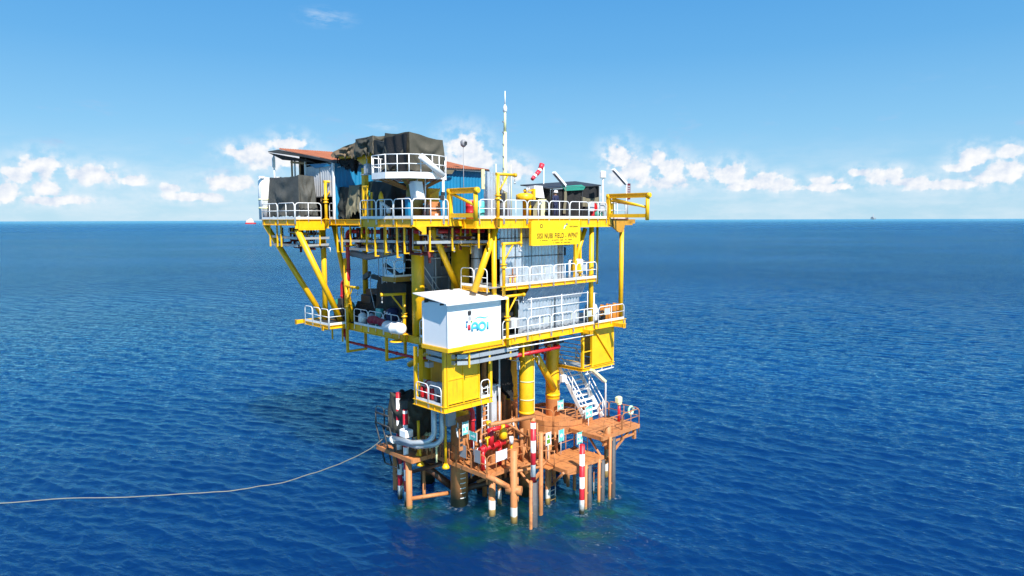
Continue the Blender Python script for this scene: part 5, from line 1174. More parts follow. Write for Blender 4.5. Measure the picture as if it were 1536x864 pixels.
mb = MB(); mb.grid(rows); mb.grid([[(x+.05,y,z) for x,y,z in reversed(r)] for r in rows]); build('cloth', mb, M['maroon'], t)
tarp_thing('tarpaulin', 'tall black canvas over machinery in the left half of the middle deck', [(.9,6.6,14.0),(3.2,6.6,14.2),(3.2,9.6,14.6),(.9,9.8,14.3)], [(.6,6.3,11.05),(3.4,6.3,11.05),(3.4,10.0,11.05),(.6,10.2,11.05)], M['darktarp'], seed=61, amp=.2, swag=.2, fold=7, slump=.3)
tarp_thing('tarpaulin', 'low black canvas between the red riser and the tall black one', [(1.0,10.4,12.6),(2.6,10.4,12.7),(2.6,12.6,12.5),(1.0,12.6,12.4)], [(.7,10.2,11.05),(2.8,10.2,11.05),(2.8,12.9,11.05),(.7,12.9,11.05)], M['black'], seed=67, amp=.2, swag=.16, fold=7, slump=.3)
nb = thing('drum', 'dark blue drum with white caps in front of the tall black canvas', 'drum', (.55,7.6,ZM))
mb = MB(); mb.lathe((.55,7.6,ZM),[(.45,0),(.48,.1),(.48,.9),(.42,1.3),(.2,1.4)],18); build('body', mb, M['navy'], nb); mb = MB()
for d in (-.3,.0,.28): mb.lathe((.12,7.6+d,ZM+1.12+.1*d),[(.06,0),(.06,.07)],10,(-1,0,0))
build('cap', mb, M['white'], nb)
for k, (lab, u, v, h, m_, r_) in enumerate((('white jerrycan behind the left rail of the middle deck nearest the navy drum', .35, 8.5, .75, 'white', .2), ('grey keg behind the left rail between the jerrycan and the pink one', .4, 9.9, .85, 'greysheet', .26), ('teal box behind the left rail of the middle deck', .8, 9.3, 1.2, 'teal', .3), ('pale pink keg nearest the left end of the middle deck rail', .4, 11.0, .8, 'white', .3), ('grey mesh basket at the right end of the left rail', .35, 6.5, .8, 'zinc', .3))):
    t = thing('keg' if k != 2 else 'crate', lab, 'container', (u,v,ZM)); mb = MB()
    if k == 2: mb.cham(u-r_,u+r_,v-r_,v+r_,ZM,ZM+h,.03)
    else: mb.lathe((u,v,ZM),[(r_*.9,0),(r_,.04),(r_,h*.8),(r_*.5,h*.95),(r_*.3,h)],16)
    build('body', mb, M[m_], t); mb = MB(); mb.lathe((u,v,ZM+h),[(r_*.3,0),(r_*.3,.06)],10); build('lid', mb, M['navy'] if k != 2 else M['white'], t)
st = thing('stairway', 'grey steel stair running from the grating landing down behind the big yellow column', 'stairs', (.8,5.6,ZM))
mb = MB(); mb.box(-.2,1.3,6.3,7.6,14.39,14.44).beam((-.2,6.3,14.33),(1.3,6.3,14.33),.05,.3).beam((-.22,6.3,14.33),(-.22,7.6,14.33),.05,.3); build('landing', mb, mat('dim yellow steel', (.45,.22,.02), .5, dirt=(.2,.1,.02)), st)
for vv in (6.2,5.3):
    mb = MB(); mb.beam((1.3 if vv < 6 else 1.0,vv,14.4),(3.6,vv,11.1),.05,.26); build('stringer', mb, M['zinc'], st)
mb = MB()
for k in range(13): q = k/12; mb.box(1.1+2.4*q,1.35+2.4*q,5.3,6.2,14.3-3.2*q,14.33-3.2*q)
build('tread', mb, M['zinc'], st)
mb = MB(); mb.tube((1.1,5.25,15.4),(3.6,5.25,12.1),.03,6).tube((1.1,5.25,14.9),(3.6,5.25,11.6),.025,6)
for q in (0,.33,.66,1): mb.tube((1.1+2.5*q,5.25,14.3-3.3*q),(1.1+2.5*q,5.25,15.4-3.3*q),.03,6)
build('handrail', mb, M['white'], st)
for lab, u0, u1, v0, h0, h1, m_ in (('grey panelled switchgear cabinets under the top deck behind the sloping braces', 2.3, 4.4, 5.6, 12.6, 15.9, 'grey'), ('dark equipment skid deep under the top deck near the middle', 4.6, 9.0, 6.6, 11.0, 15.2, 'dark'), ('brown framed pipe rack deep under the right half of the top deck', 9.4, 13.6, 5.2, 11.0, 16.6, 'orangedk')):
    t = thing('equipment_skid', lab, 'equipment', ((u0+u1)/2,v0,ZM)); mb = MB()
    k = 0; u = u0
    while u < u1-.2: mb.cham(u,u+.62,v0+.05*(k % 2),v0+1.6,h0 if k % 3 else h0-.4,h1-.5*(k % 2)-.3*(k % 3),.03); u += .68; k += 1
    build('cabinet_row', mb, M[m_], t); mb = MB(); mb.box(u0,u1,v0-.04,v0+1.7,ZM,ZM+.15)
    for z in (h0+.6,h0+1.8,h0+3.0): mb.tube((u0-.3,v0-.25,z),(u1+.3,v0-.25,z),.06,8)
    for u in (u0,(u0+u1)/2,u1): mb.box(u-.05,u+.05,v0-.3,v0-.2,ZM,h1)
    build('pipework', mb, M['zinc'] if m_ != 'dark' else M['dark'], t)
t = thing('vertical_vessel', 'shiny steel vertical vessel between the left leg and the bright sloping brace', 'vessel', (3.7,3.0,ZZ))
mb = MB(); mb.lathe((3.7,3.05,13.6),[(.15,0),(.33,.3),(.36,.5),(.36,2.9),(.25,3.2),(.1,3.3)],24); build('shell', mb, M['zinc'], t); mb = MB(); mb.lathe((3.7,3.05,15.6),[(.375,0),(.375,.05)],24); build('band', mb, M['dark'], t)
mb = MB(); mb.path([(2.2,2.6,16.95),(3.05,2.5,16.95),(3.2,2.5,16.8),(3.2,2.5,16.4)],.05,8); build('pipe', mb, M['white'], t)
t = thing('dark_vessel_cluster', 'dark crane engine parts showing left of the tall black canvas', 'machine', (1.4,11.4,ZM))
mb = MB(); mb.beam((2.2,13.6,13.9),(1.6,11.9,14.3),.2,.35).beam((1.2,11.0,14.2),(2.2,9.6,13.8),.3,.3).beam((1.8,10.4,15.0),(2.4,9.4,14.2),.3,.25).beam((1.3,11.6,13.1),(1.4,10.4,13.2),.5,.4).cham(1.0,1.6,11.0,12.2,12.3,12.9,.05); build('jib_part', mb, M['dark'], t)
mb = MB(); mb.path([(1.0,10.9,14.4),(1.0,10.9,13.2),(.9,10.2,11.9),(.9,9.6,11.4)],.025,6).path([(.3,8.8,16.2),(.3,8.8,14.4),(.35,8.5,14.3),(.35,8.5,13.9)],.03,6).tube((.3,8.3,16.2),(.3,8.3,14.0),.03,6).tube((.3,7.9,16.2),(.3,7.9,14.0),.03,6); build('hose', mb, M['greysheet'], t)
t = thing('green_tank', 'dark green rounded tank behind the balcony rail at the far left of the middle deck', 'tank', (.8,13.6,ZM))
mb = MB(); mb.lathe((.6,14.8,ZM+.9),[(.2,0),(.5,.12),(.55,.3),(.55,1.5),(.5,1.7),(.2,1.85)],20,(0,-1,0)); build('shell', mb, M['green'], t); mb = MB(); mb.box(.2,1.0,13.2,13.3,ZM,ZM+.6).box(.2,1.0,14.4,14.5,ZM,ZM+.6).box(-.1,.4,12.9,13.4,ZM,ZM+1.6); build('stand', mb, M['dark'], t)

# ================================================================== pipes and trays
def pipe(name, label, pts, r, m, cat='pipe', parts=None, n=12, group=None):
    t = thing(name, label, cat, pts[0], group); out = [Vector(pts[0])]
    for i in range(1, len(pts)-1):
        a, b, c = Vector(pts[i-1]), Vector(pts[i]), Vector(pts[i+1]); d1 = (a-b).normalized(); d2 = (c-b).normalized(); k = min(r*2.6, (a-b).length*.45, (c-b).length*.45)
        for s_ in np.linspace(0,1,6): out.append((b+d1*k)*(1-s_)**2 + b*2*s_*(1-s_) + (b+d2*k)*s_**2)
    out.append(Vector(pts[-1])); mb = MB(); mb.path(out, r, n); build('pipe_run', mb, M[m], t)
    mb = MB()
    for p, q in zip(pts[:-1], pts[1:]):
        p, q = Vector(p), Vector(q); L = (q-p).length
        if L > 1.0:
            for s_ in ((.3, .75) if L > 2.4 else (.5,)): c = p.lerp(q, s_); d = (q-p)/L; mb.tube(c-d*.04, c+d*.04, r*1.35, n)
    if mb.v: build('flange', mb, M[m], t)
    return t
pipe('fire_water_pipe', 'dark red riser pipe at the left end between top and middle decks', [(.3,3.0,17.25),(.3,12.55,17.25),(.3,12.55,13.78),(.3,13.4,13.78),(.3,13.4,10.3),(.3,12.9,9.95)], .14, 'red')
pipe('fire_water_pipe', 'red pipe slung just below the front of the top deck above the sloping braces', [(-.9,3.2,17.35),(3.3,1.9,17.35)], .13, 'red')
pipe('fire_water_pipe', 'dark red pipe slung below the left side of the middle deck', [(.35,13.6,10.35),(.35,13.0,9.55),(.35,5.0,9.55),(1.2,3.8,9.55)], .09, 'red')
pipe('fire_water_pipe', 'bright red pipe below the middle deck crossing the front yellow leg', [(4.3,.35,9.75),(8.75,.55,9.7),(8.9,1.2,9.7)], .12, 'red')
pipe('fire_water_pipe', 'red riser running down beside the left leg under the hanging cage', [(.9,1.85,6.95),(2.28,1.9,6.6),(2.28,1.9,4.2)], .14, 'red')
pipe('conduit_line', 'thin pale conduit running along below the middle deck edge', [(3.6,.05,10.35),(7.2,.05,10.3),(11.5,.05,10.25)], .035, 'white')
def tray(label, pts, w=.3, h=.16, m='zinc'):
    t = thing('cable_tray', label, 'cable tray', pts[0], 'cable trays')
    mb = MB()
    for p, q in zip(pts[:-1], pts[1:]): mb.beam(p, q, w, .03); p, q = Vector(p), Vector(q); d = (q-p).normalized(); s_ = Vector((d.y,-d.x,0))*w/2; mb.beam(p+s_, q+s_, .02, h); mb.beam(p-s_, q-s_, .02, h)
    build('channel', mb, M[m], t)
    mb = MB()
    for k in (-.08,0,.08):
        mb.path([Vector(p)+Vector((k*.7,k*.7,.04)) for p in pts], .03, 6)
    build('cable', mb, M['dark'], t)
tray('cable tray below the top deck along its left edge, upper one', [(-.25,12.6,16.62),(-.25,4.6,16.72)])
tray('cable tray below the top deck along its left edge, lower one', [(-.1,11.4,16.12),(-.1,3.6,16.05)])
tray('bright cable tray below the top deck crossing both sloping braces', [(-2.0,1.6,16.78),(3.5,1.6,16.7)], .28)
tray('cable tray under the far left corner of the top deck', [(-2.7,17.4,16.9),(-2.6,13.8,16.8),(-.5,13.7,16.8)])
tray('cable tray hanging lowest under the far left corner of the top deck', [(-2.6,17.6,16.35),(-2.5,13.9,16.3),(-.5,13.8,16.35)], .35)
CURV = [(.0,3.2),(-.1,1.4),(.1,.7),(.6,.36),(1.3,.28),(4.4,.28)]
tray('upper of two curved zinc trays under the front edge of the middle deck', [(u,v,10.28) for u, v in CURV], .34, .24)
tray('lower of two curved zinc trays under the front edge of the middle deck', [(u,v,9.92) for u, v in CURV], .34, .22)

# small-bore lines, drops and brackets crowding the underside of the top deck
random.seed(33)
UL = ['beneath the left edge of the top deck above the middle deck rail','beneath the top deck between the big column and the left leg','beneath the top deck behind the name board','beneath the far left corner of the top deck','beneath the middle deck between the two front legs']
for k, (u0, u1, v0, v1, zt, nn) in enumerate(((-.4,1.2,5,12.6,17.5,11),(-1.8,3.4,1.8,5.5,17.5,14),(4.0,11.5,1.6,5.0,17.5,9),(-2.6,-.3,13.8,17.8,17.5,7),(4.2,9.5,1.0,4.0,10.5,9))):
    t = thing('small_bore_piping', 'thin pipes '+UL[k], 'pipework', ((u0+u1)/2,(v0+v1)/2,zt))
    for m_, r_ in (('white',.03),('zinc',.06),('yellow',.05),('darkred',.09),('dark',.07)):
        for j in range(nn//2+2):
            u, v = ru(u0,u1), ru(v0,v1); d = ru(.3,1.5); L = ru(.6,2.4); mb = MB()
            if rnd() < .55: mb.path([(u,v,zt),(u,v,zt-d),(u,max(v-L,v0),zt-d),(u,max(v-L,v0),zt-d-ru(0.05,.6))], r_, 7)
            else: mb.path([(u,v,zt),(u,v,zt-d),(min(u+L,u1+.2),v,zt-d),(min(u+L,u1+.2),v,zt-d+ru(.05,.3))], r_, 7)
            build('pipe_run' if m_ != 'yellow' else 'bracket', mb, M[m_], t)
# ================================================================== hanging cage contents
t = thing('extinguisher_rack', 'rack of red extinguishers inside the left side of the hanging cage', 'fire extinguishers', (-.3,3,ZC))
for k in range(4):
    mb = MB(); mb.lathe((-.35+.12*(k % 2),3.4-.28*k,ZC+.05),[(.1,0),(.13,.05),(.13,.55),(.05,.7)],12); build('cylinder', mb, M['red'], t)
mb = MB(); mb.box(-.2,-.15,2.2,3.55,ZC,ZC+1.1).box(-.45,-.2,2.3,3.5,ZC+.78,ZC+.83); build('frame', mb, M['greysheet'], t)
mb = MB(); mb.path([(-.3+.2*math.cos(a),2.9,ZC+.95+.2*math.sin(a)) for a in np.linspace(0,4*pi,30)],.04,6); build('hose', mb, M['maroon'], t)
t = thing('switch_panel', 'grey switch panel standing on the hanging cage floor', 'panel', (-.2,1.7,ZC))
mb = MB(); mb.cham(-.35,-.1,1.35,2.1,ZC+.5,ZC+1.2,.03); build('housing', mb, M['grey'], t); mb = MB(); mb.box(-.3,-.15,1.4,2.05,ZC,ZC+.5); build('base', mb, M['dark'], t); mb = MB(); mb.box(-.15,.2,3.0,3.4,9.3,9.6).tube((0,3.2,9.6),(0,3.2,10.4),.03); build('upper_box', mb, M['greysheet'], t)
def ladder(label, p, q, w, wd, m='white', group='ladders', pitch=.3, hoops=False):
    t = thing('ladder', label, 'ladder', p, group); P, Q = Vector(p), Vector(q); d = Vector(wd).normalized()*w/2
    for s_ in (-1, 1):
        mb = MB(); mb.tube(P+d*s_, Q+d*s_, .035, 8); build('stile', mb, M[m] if isinstance(m, str) else m, t)
    n = int((Q-P).length/pitch)
    for k in range(n): c = P.lerp(Q, (k+.5)/n); mb = MB(); mb.tube(c-d, c+d, .024, 6); build('rung', mb, M[m] if isinstance(m, str) else m, t)
    return t
ladder('white ladder on the left front post of the hanging cage', (-.42,1.15,ZC), (-.42,1.15,10.4), .36, (0,1,0))
ladder('white ladder below the right corner of the hanging cage', (3.25,1.85,3.1), (3.25,1.85,7.9), .5, (1,0,0))
ladder('salmon ladder going into the water left of the second striped pole', (6.9,-.5,-.6), (6.9,-.5,2.85), .5, (1,0,0), M['pile'])
ladder('salmon ladder going into the water at the right end of the low landing', (9.72,-1.75,-.6), (9.72,-1.75,3.0), .45, (1,0,0), M['pile'])
t = thing('vent_duct', 'pale square duct beside the white ladder under the middle deck', 'duct', (4.6,2.5,3))
mb = MB(); mb.box(4.3,4.75,2.4,2.8,3.0,7.6).box(4.05,4.35,2.3,2.4,6.9,7.5); build('duct', mb, M['greysheet'], t); mb = MB(); mb.tube((4.9,2.3,3.0),(4.9,2.3,9.9),.06).path([(3.9,2.2,6.8),(3.9,2.2,7.5),(4.7,2.2,7.6),(4.7,2.2,6.9)],.05,8); build('pipe', mb, M['white'], t)
tarp_thing('tarpaulin', 'black canvas hung below the middle deck between the cage and the front leg', [(4.6,3.0,10.3),(6.2,2.7,10.3),(6.5,3.6,10.3),(4.7,4.0,10.3)], [(4.9,2.9,7.9),(6.5,2.7,6.1),(6.8,3.6,6.2),(5.0,4.0,7.7)], M['black'], seed=71, amp=.16, swag=.1, fold=6)

# ================================================================== stair at the right, its lamp and lantern
st = thing('stairway', 'white steel stair climbing from the right-hand landing towards the right hanging cage', 'stairs', (11.8,.5,4.2))
for u in (11.0, 12.75):
    mb = MB(); mb.beam((u,.15,4.3),(u,2.7,7.75),.06,.30); build('stringer', mb, M['white'], st)
for k in range(11):
    q = (k+.5)/11; mb = MB(); mb.box(11.04,12.71,.18+2.5*q,.44+2.5*q,4.34+3.4*q,4.40+3.4*q); build('tread', mb, M['white'], st)
for u in (10.98, 12.78):
    mb = MB(); mb.path([(u,-.05,4.95),(u,.05,5.4),(u,2.7,8.85),(u,2.9,8.85)],.035,7).tube((u,.1,4.95),(u,2.7,8.35),.028,6)
    for q in (0,.5,1): mb.tube((u,.15+2.5*q,4.3+3.4*q),(u,.15+2.5*q,5.45+3.4*q),.032,6)
    build('handrail', mb, M['white'], st)
mb = MB(); mb.tube((12.3,1.0,5.5),(12.3,1.0,7.7),.04,6); build('hanger_rod', mb, M['white'], st)
t = thing('fluorescent_lamp', 'white tube lamp on a white post right of the stair', 'lamp', (12.9,.0,4.25), 'tube floodlights')
mb = MB(); mb.path([(12.9,.0,4.25),(12.88,0,6.6),(12.75,0,6.85)],.06,8); build('pole', mb, M['white'], t); mb = MB(); mb.beam((12.75,0,6.82),(11.35,0,7.85),.34,.16); h_ = build('housing', mb, M['cream'], t); mb = MB(); mb.beam((12.65,-.01,6.79),(11.45,-.01,7.7),.26,.06); build('lens', mb, M['lamp'], h_)
t = thing('lantern', 'yellow square lantern on a red post at the right landing', 'lantern', (12.9,-1.2,4.2))
mb = MB(); mb.tube((12.85,-1.2,4.2),(12.85,-1.2,5.4),.11,10,.09); build('post', mb, M['red'], t); mb = MB(); mb.cham(12.6,13.05,-1.35,-1.0,5.5,5.95,.06).lathe((12.85,-1.2,5.35),[(.12,0),(.2,.15)],10); build('head', mb, M['cream'], t)
t = thing('lifebuoy', 'green and white lifebuoy hung on the right landing rail', 'lifebuoy', (13.2,-1.7,5.0))
mb = MB(); mb.path([(13.25+.26*math.cos(a),-1.9,5.05+.26*math.sin(a)) for a in np.linspace(0,2*pi,25)[:-1]],.075,10,closed=True); build('ring', mb, mat('pale green ring', (.35,.62,.42), .5), t); mb = MB()
for a in (.3,1.87,3.44,5.0): mb.tube((13.25+.26*math.cos(a-.12),-1.9,5.05+.26*math.sin(a-.12)),(13.25+.26*math.cos(a+.12),-1.9,5.05+.26*math.sin(a+.12)),.085,10)
build('band', mb, M['white'], t)
t = thing('wall_lamp', 'white box lamp bracketed on the right leg at the head of the stair', 'lamp', (10.75,2.2,6.9))
mb = MB(); mb.cham(10.6,11.05,1.95,2.25,6.75,7.25,.04); build('housing', mb, M['cleanwhite'], t); mb = MB(); mb.tube((10.8,2.3,6.8),(10.8,2.5,6.5),.05).path([(10.9,2.0,6.7),(11.3,1.4,6.3),(11.3,1.4,4.3)],.04,6); build('bracket', mb, M['white'], t)
# ================================================================== safety signs on the landing
def sign(label, u, v, z, w, h, m='teal', mark='arrow', axis='u', post=True):
    t = thing('safety_sign', label, 'sign', (u,v,z), 'signs on the boat landing')
    def T(a, b, o): return (u+a, v-o, z+b) if axis == 'u' else (u-o, v-a, z+b)
    def rc(a0, a1, b0, b1, o, th): mb.plate([T(a0,b0,o),T(a1,b0,o),T(a1,b1,o),T(a0,b1,o)], th)
    mb = MB(); rc(0,w,0,h,0,.02); build('board', mb, M[m], t)
    mb = MB(); rc(-.03,0,-.03,h+.03,0,.03); rc(w,w+.03,-.03,h+.03,0,.03)
    if post: mb.tube(T(w/2,-.9,-.02), T(w/2,h,-.02), .03, 6)
    build('frame', mb, M['white'] if m != 'grey' else M['orange'], t)
    mb = MB(); o = .026
    if mark == 'arrow':
        rc(w*.2,w*.62,h*.42,h*.58,o,.004); mb.plate([T(w*.58,h*.25,o),T(w*.85,h*.5,o),T(w*.58,h*.75,o)],.004)
    elif mark == 'boxes':
        rc(w*.12,w*.45,h*.55,h*.85,o,.004); rc(w*.55,w*.88,h*.6,h*.8,o,.004); rc(w*.15,w*.85,h*.15,h*.3,o,.004); rc(w*.45,w*.6,h*.3,h*.55,o,.004)
    elif mark == 'warn':
        mb.plate([T(w*.2,h*.55,o),T(w*.8,h*.55,o),T(w*.5,h*.92,o)],.004); rc(w*.12,w*.88,h*.1,h*.45,o,.004)
    elif mark == 'ring':
        mb.lathe(T(w*.5,h*.5,o), [(w*.28,0),(w*.28,.004)], 14, (0,-1,0) if axis == 'u' else (-1,0,0))
    if mb.v: build('symbol', mb, M['cleanwhite'] if m == 'teal' else M['inkgreen'] if mark == 'warn' else M['grey'], t)
sign('teal safety sign on the right leg above the hoop deck', 10.35, 2.2, 4.75, .55, .7, 'teal', 'boxes', post=False)
sign('pale teal safety sign at the foot of the white stair', 10.3, -.35, 4.75, .65, .75, 'teal', 'boxes')
sign('teal arrow sign on the salmon rail left of the red pipework', 1.80, 1.6, 4.85, .62, .5, 'teal', 'arrow', 'v')
sign('tall teal sign with boxes beside the red riser', 1.55, 2.0, 5.05, .42, .8, 'teal', 'boxes', post=False)
sign('white sign with a yellow-green warning triangle left of the second striped pole', 6.15, -.6, 3.95, .42, .78, 'cleanwhite', 'warn')
sign('teal sign with a round symbol right of the second striped pole', 7.35, -.6, 3.9, .45, .75, 'teal', 'ring')
sign('teal sign with a framed symbol below the right-hand landing', 8.85, -.85, 3.45, .5, .75, 'teal', 'boxes')
sign('grey board on the salmon rail at the left corner of the front landing', 1.80, 2.55, 3.55, .62, .78, 'grey', 'none', 'v', False)
sign('grey board on the salmon rail nearest the front corner of the front landing', 1.80, 1.2, 3.55, .55, .78, 'grey', 'none', 'v', False)
sign('pair of pale boards on the front rail below the red pipework', 2.55, .10, 3.62, .85, .62, 'cleanwhite', 'none', 'u', False)
# ================================================================== striped guide poles
def striped_pole(label, u, v, z0, z1, r):
    t = thing('striped_pole', label, 'guide pole', (u,v,z0), 'red and white guide poles')
    mb = MB(); mb.tube((u,v,z0),(u,v,z1),r,18); build('pole', mb, M['stripe'], t); mb = MB(); mb.lathe((u,v,z1),[(r,0),(r*.9,.03)],18); build('cap', mb, M['red'], t)
striped_pole('red and white striped pole in front of the front leg above a rubber roll', 3.5,-2.05,2.75,6.3,.155)
striped_pole('red and white striped pole reaching down into the water in front of the low landing', 6.91,-2.9,-2,4.35,.165)
striped_pole('red and white striped pole at the left end of the landing, nearer one', .02,5.72,-2,6.15,.16)
striped_pole('red and white striped pole at the left end of the landing, taller farther one', .30,6.85,-2,7.0,.16)
t = thing('fender', 'dark grey rubber roll down to the water under the front striped pole', 'fender', (3.5,-2.05,0)); mb = MB(); mb.tube((3.5,-2.05,-3),(3.5,-2.05,2.75),.22,16); build('roll', mb, M['rubber'], t); mb = MB(); mb.beam((3.3,-1.9,2.5),(5.0,-1.2,2.7),.15,.15); build('bracket', mb, O, t)
# ================================================================== landing pipework
t = thing('valve_manifold', 'bright red valve manifold with yellow wheels on the front landing', 'manifold', (3,.9,3))
mb = MB(); mb.tube((1.95,.9,4.3),(4.0,.9,4.3),.17,14).tube((2.85,.9,4.3),(2.85,.9,5.4),.2,14).tube((2.7,1.0,5.3),(4.5,1.0,5.25),.14,12).tube((3.6,.9,4.3),(3.6,.9,3.0),.13,12).tube((2.2,.9,4.3),(2.2,.9,3.0),.13,12)
for u in (2.3,3.0,3.5): mb.tube((u-.04,.9,4.3),(u+.04,.9,4.3),.25,14)
build('pipe', mb, M['red'], t)
mb = MB(); mb.lathe((3.75,.75,4.6),[(.1,0),(.26,.1),(.26,.5),(.12,.7),(.12,.9)],14); build('valve', mb, Y, t)
mb = MB(); mb.tube((2.4,.7,4.45),(2.4,.7,5.0),.05).path([(2.4+.2*math.cos(a),.7,5.0+.05*math.sin(a)) for a in np.linspace(0,2*pi,13)[:-1]],.03,6,closed=True); build('valve', mb, Y, t)
mb = MB(); mb.tube((4.3,.6,3.0),(4.3,.6,4.6),.07); build('valve', mb, Y, t)
mb = MB(); mb.lathe((2.95,1.2,5.5),[(.05,0),(.16,.1),(.16,.3)],12); build('valve', mb, Y, t)
mb = MB(); mb.tube((4.25,.55,4.25),(4.25,.55,4.7),.13,12).lathe((2.15,1.2,3.6),[(.1,0),(.2,.1),(.2,.5),(.1,.7)],12).tube((2.3,.7,3.1),(2.6,1.6,4.6),.06).path([(4.5,1.0,5.3),(4.8,1.0,5.6),(4.7,.8,5.2)],.06,8); build('gauge', mb, M['white'], t)
mb = MB(); mb.box(2.0,5.6,1.5,1.56,3.0,3.06).cham(3.3,4.2,1.3,2.0,3.0,3.9,.04).cham(4.6,5.3,.8,1.6,3.0,4.2,.04).tube((5.2,.6,3),(5.2,.6,5.0),.12).tube((4.9,1.7,3),(4.9,1.7,5.2),.1).path([(2.7,1.6,3.1),(2.7,1.6,4.9),(3.6,1.6,5.0),(4.4,1.6,4.7),(5.3,1.6,4.8)],.08,8); build('support', mb, O, t)
t = thing('insulated_pipe', 'pair of silver clad pipes dropping from the cage and bending left along the landing', 'pipe', (.7,3.4,4.4))
for du, dv, dz in ((0,0,0),(.42,-.25,-.22)):
    mb = MB(); P = [(.55+du,3.5+dv,7.35),(.55+du,3.5+dv,5.15+dz)]; P += [(.55+du-.55*(1-math.cos(a))*1, 3.5+dv+.35*(1-math.cos(a)), 5.15+dz-.6*math.sin(a)) for a in np.linspace(.2,pi/2,6)] + [(-.35+du*.6,4.5+dv,4.42+dz),(-.45+du*.4,6.4,4.3+dz)]
    mb.path(P, .17, 14); build('cladding', mb, M['zinc'], t)
mb = MB(); mb.cham(-.35,.25,5.2,5.9,4.5,5.0,.05).tube((-.45,6.3,4.2),(-.45,6.6,4.2),.22,14); build('end_box', mb, M['white'], t)
for lab, u, v, z0, z1 in (('yellow bell-mouthed standpipe left of the grey boards', 1.5,3.6,2.6,6.6),('short yellow standpipe in front of the olive canvas at the left landing', .55,5.1,3.2,5.5),('yellow bell-mouthed pipe hanging below the silver clad pipes', .5,4.9,2.7,4.0)):
    t = thing('standpipe', lab, 'pipe', (u,v,z0)); mb = MB(); mb.tube((u,v,z0+.2),(u,v,z1),.09,12); build('tube', mb, Y, t); mb = MB(); mb.lathe((u,v,z0),[(.26,0),(.22,.1),(.1,.3)],14); build('bell', mb, Y, t)
tarp_thing('tarpaulin', 'olive black canvas over equipment at the left end of the landing', [(.2,5.7,6.75),(2.0,5.6,6.5),(2.0,7.8,6.8),(.3,7.8,6.9)], [(.0,5.6,4.4),(2.1,5.5,4.2),(2.1,8.0,4.3),(.1,8.0,4.4)], mat('very dark olive canvas', (.045,.045,.034), .8, bump=.4), seed=81, amp=.16, swag=.14, fold=6, slump=.3)
t = thing('control_box', 'dark blue grey control box hung below the hanging cage beside the left leg', 'cabinet', (1.0,2.6,5.8)); mb = MB(); mb.cham(.85,1.5,2.5,2.8,5.6,6.5,.04); build('housing', mb, M['grey'], t); mb = MB(); mb.cham(1.6,2.0,2.3,2.6,5.35,5.75,.05).path([(1.5,2.5,5.4),(1.5,2.4,4.9),(1.7,2.4,4.7)],.05,6); build('fitting', mb, M['white'], t)
t = thing('transmitter_valves', 'pale valves and small pipes crowding the left corner of the front landing', 'valves', (1.6,4.5,3))
mb = MB()
random.seed(12)
for k in range(9): u, v, h = ru(.9,1.9), ru(3.9,6.2), ru(.6,1.5); mb.tube((u,v,3.0),(u,v,3.0+h),.06,8).lathe((u,v,3.0+h),[(.06,0),(.15,.08),(.13,.25),(.05,.33)],10)
build('valve_body', mb, M['cream'], t); mb = MB()
for k in range(5): v = 4.2+k*.5; mb.path([(.9,v,3.2),(.9,v,4.2+.1*k),(1.8,v-.2,4.0+.1*k),(1.8,v-.2,3.1)],.05,7)
build('pipe', mb, O, t)
t = thing('riser_cabinet', 'salmon cabinet with sloping top under the hanging cage beside the red riser', 'cabinet', (2.0,2.6,4)); mb = MB(); mb.box(1.5,2.5,2.25,2.32,4.0,5.7).plate([(1.4,2.05,5.7),(2.6,2.05,5.7),(2.6,2.6,6.0),(1.4,2.6,6.0)],.04); build('housing', mb, O, t); mb = MB(); 
for k in range(4): mb.box(1.55,1.75,2.22,2.245,4.3+k*.3,4.45+k*.3)
build('louvre', mb, M['dark'], t)
random.seed(5)
t = thing('landing_valves', 'salmon pipework and flanges standing behind the red manifold', 'pipework', (4,2,3))
for k in range(7):
    u, v, h = 2.6+k*.45, ru(1.6,2.2), ru(1.0,2.4); mb = MB(); mb.path([(u,v,3.0),(u,v,3.0+h),(u+.35,v,3.1+h),(u+.35,v,3.0)],ru(.06,.11),9); mb.lathe((u,v,3+h*.6),[(.2,0),(.2,.06)],12); build('pipe', mb, O, t)
t = thing('navigation_light', 'dark navigation light on a post at the far left landing rail', 'navigation light', (1.1,7.5,5)); mb = MB(); mb.tube((1.1,7.6,3.3),(1.1,7.6,6.3),.06,8); build('post', mb, M['dark'], t); mb = MB(); mb.lathe((1.1,7.6,6.3),[(.12,0),(.2,.1),(.2,.5),(.1,.65)],14); build('head', mb, M['black'], t)
t = thing('platform_frame', 'dark narrow frame hanging outside the left end of the landing', 'frame', (-.2,8.2,4)); mb = MB()
for v in (6.9,7.7,8.5): mb.tube((-.4,v,4.9),(-.05,v-.5,2.2),.05,6)
mb.tube((-.4,6.9,5.6),(-.4,8.5,5.6),.04,6).tube((-.42,6.9,4.9),(-.42,8.5,4.9),.05,6).tube((-.05,6.4,2.2),(-.05,8.0,2.2),.05,6); build('frame', mb, M['dark'], t); 
for v in (6.95,8.45): mb = MB(); mb.tube((-.4,v,4.9),(-.4,v,5.6),.04,6); build('stanchion', mb, M['dark'], t)

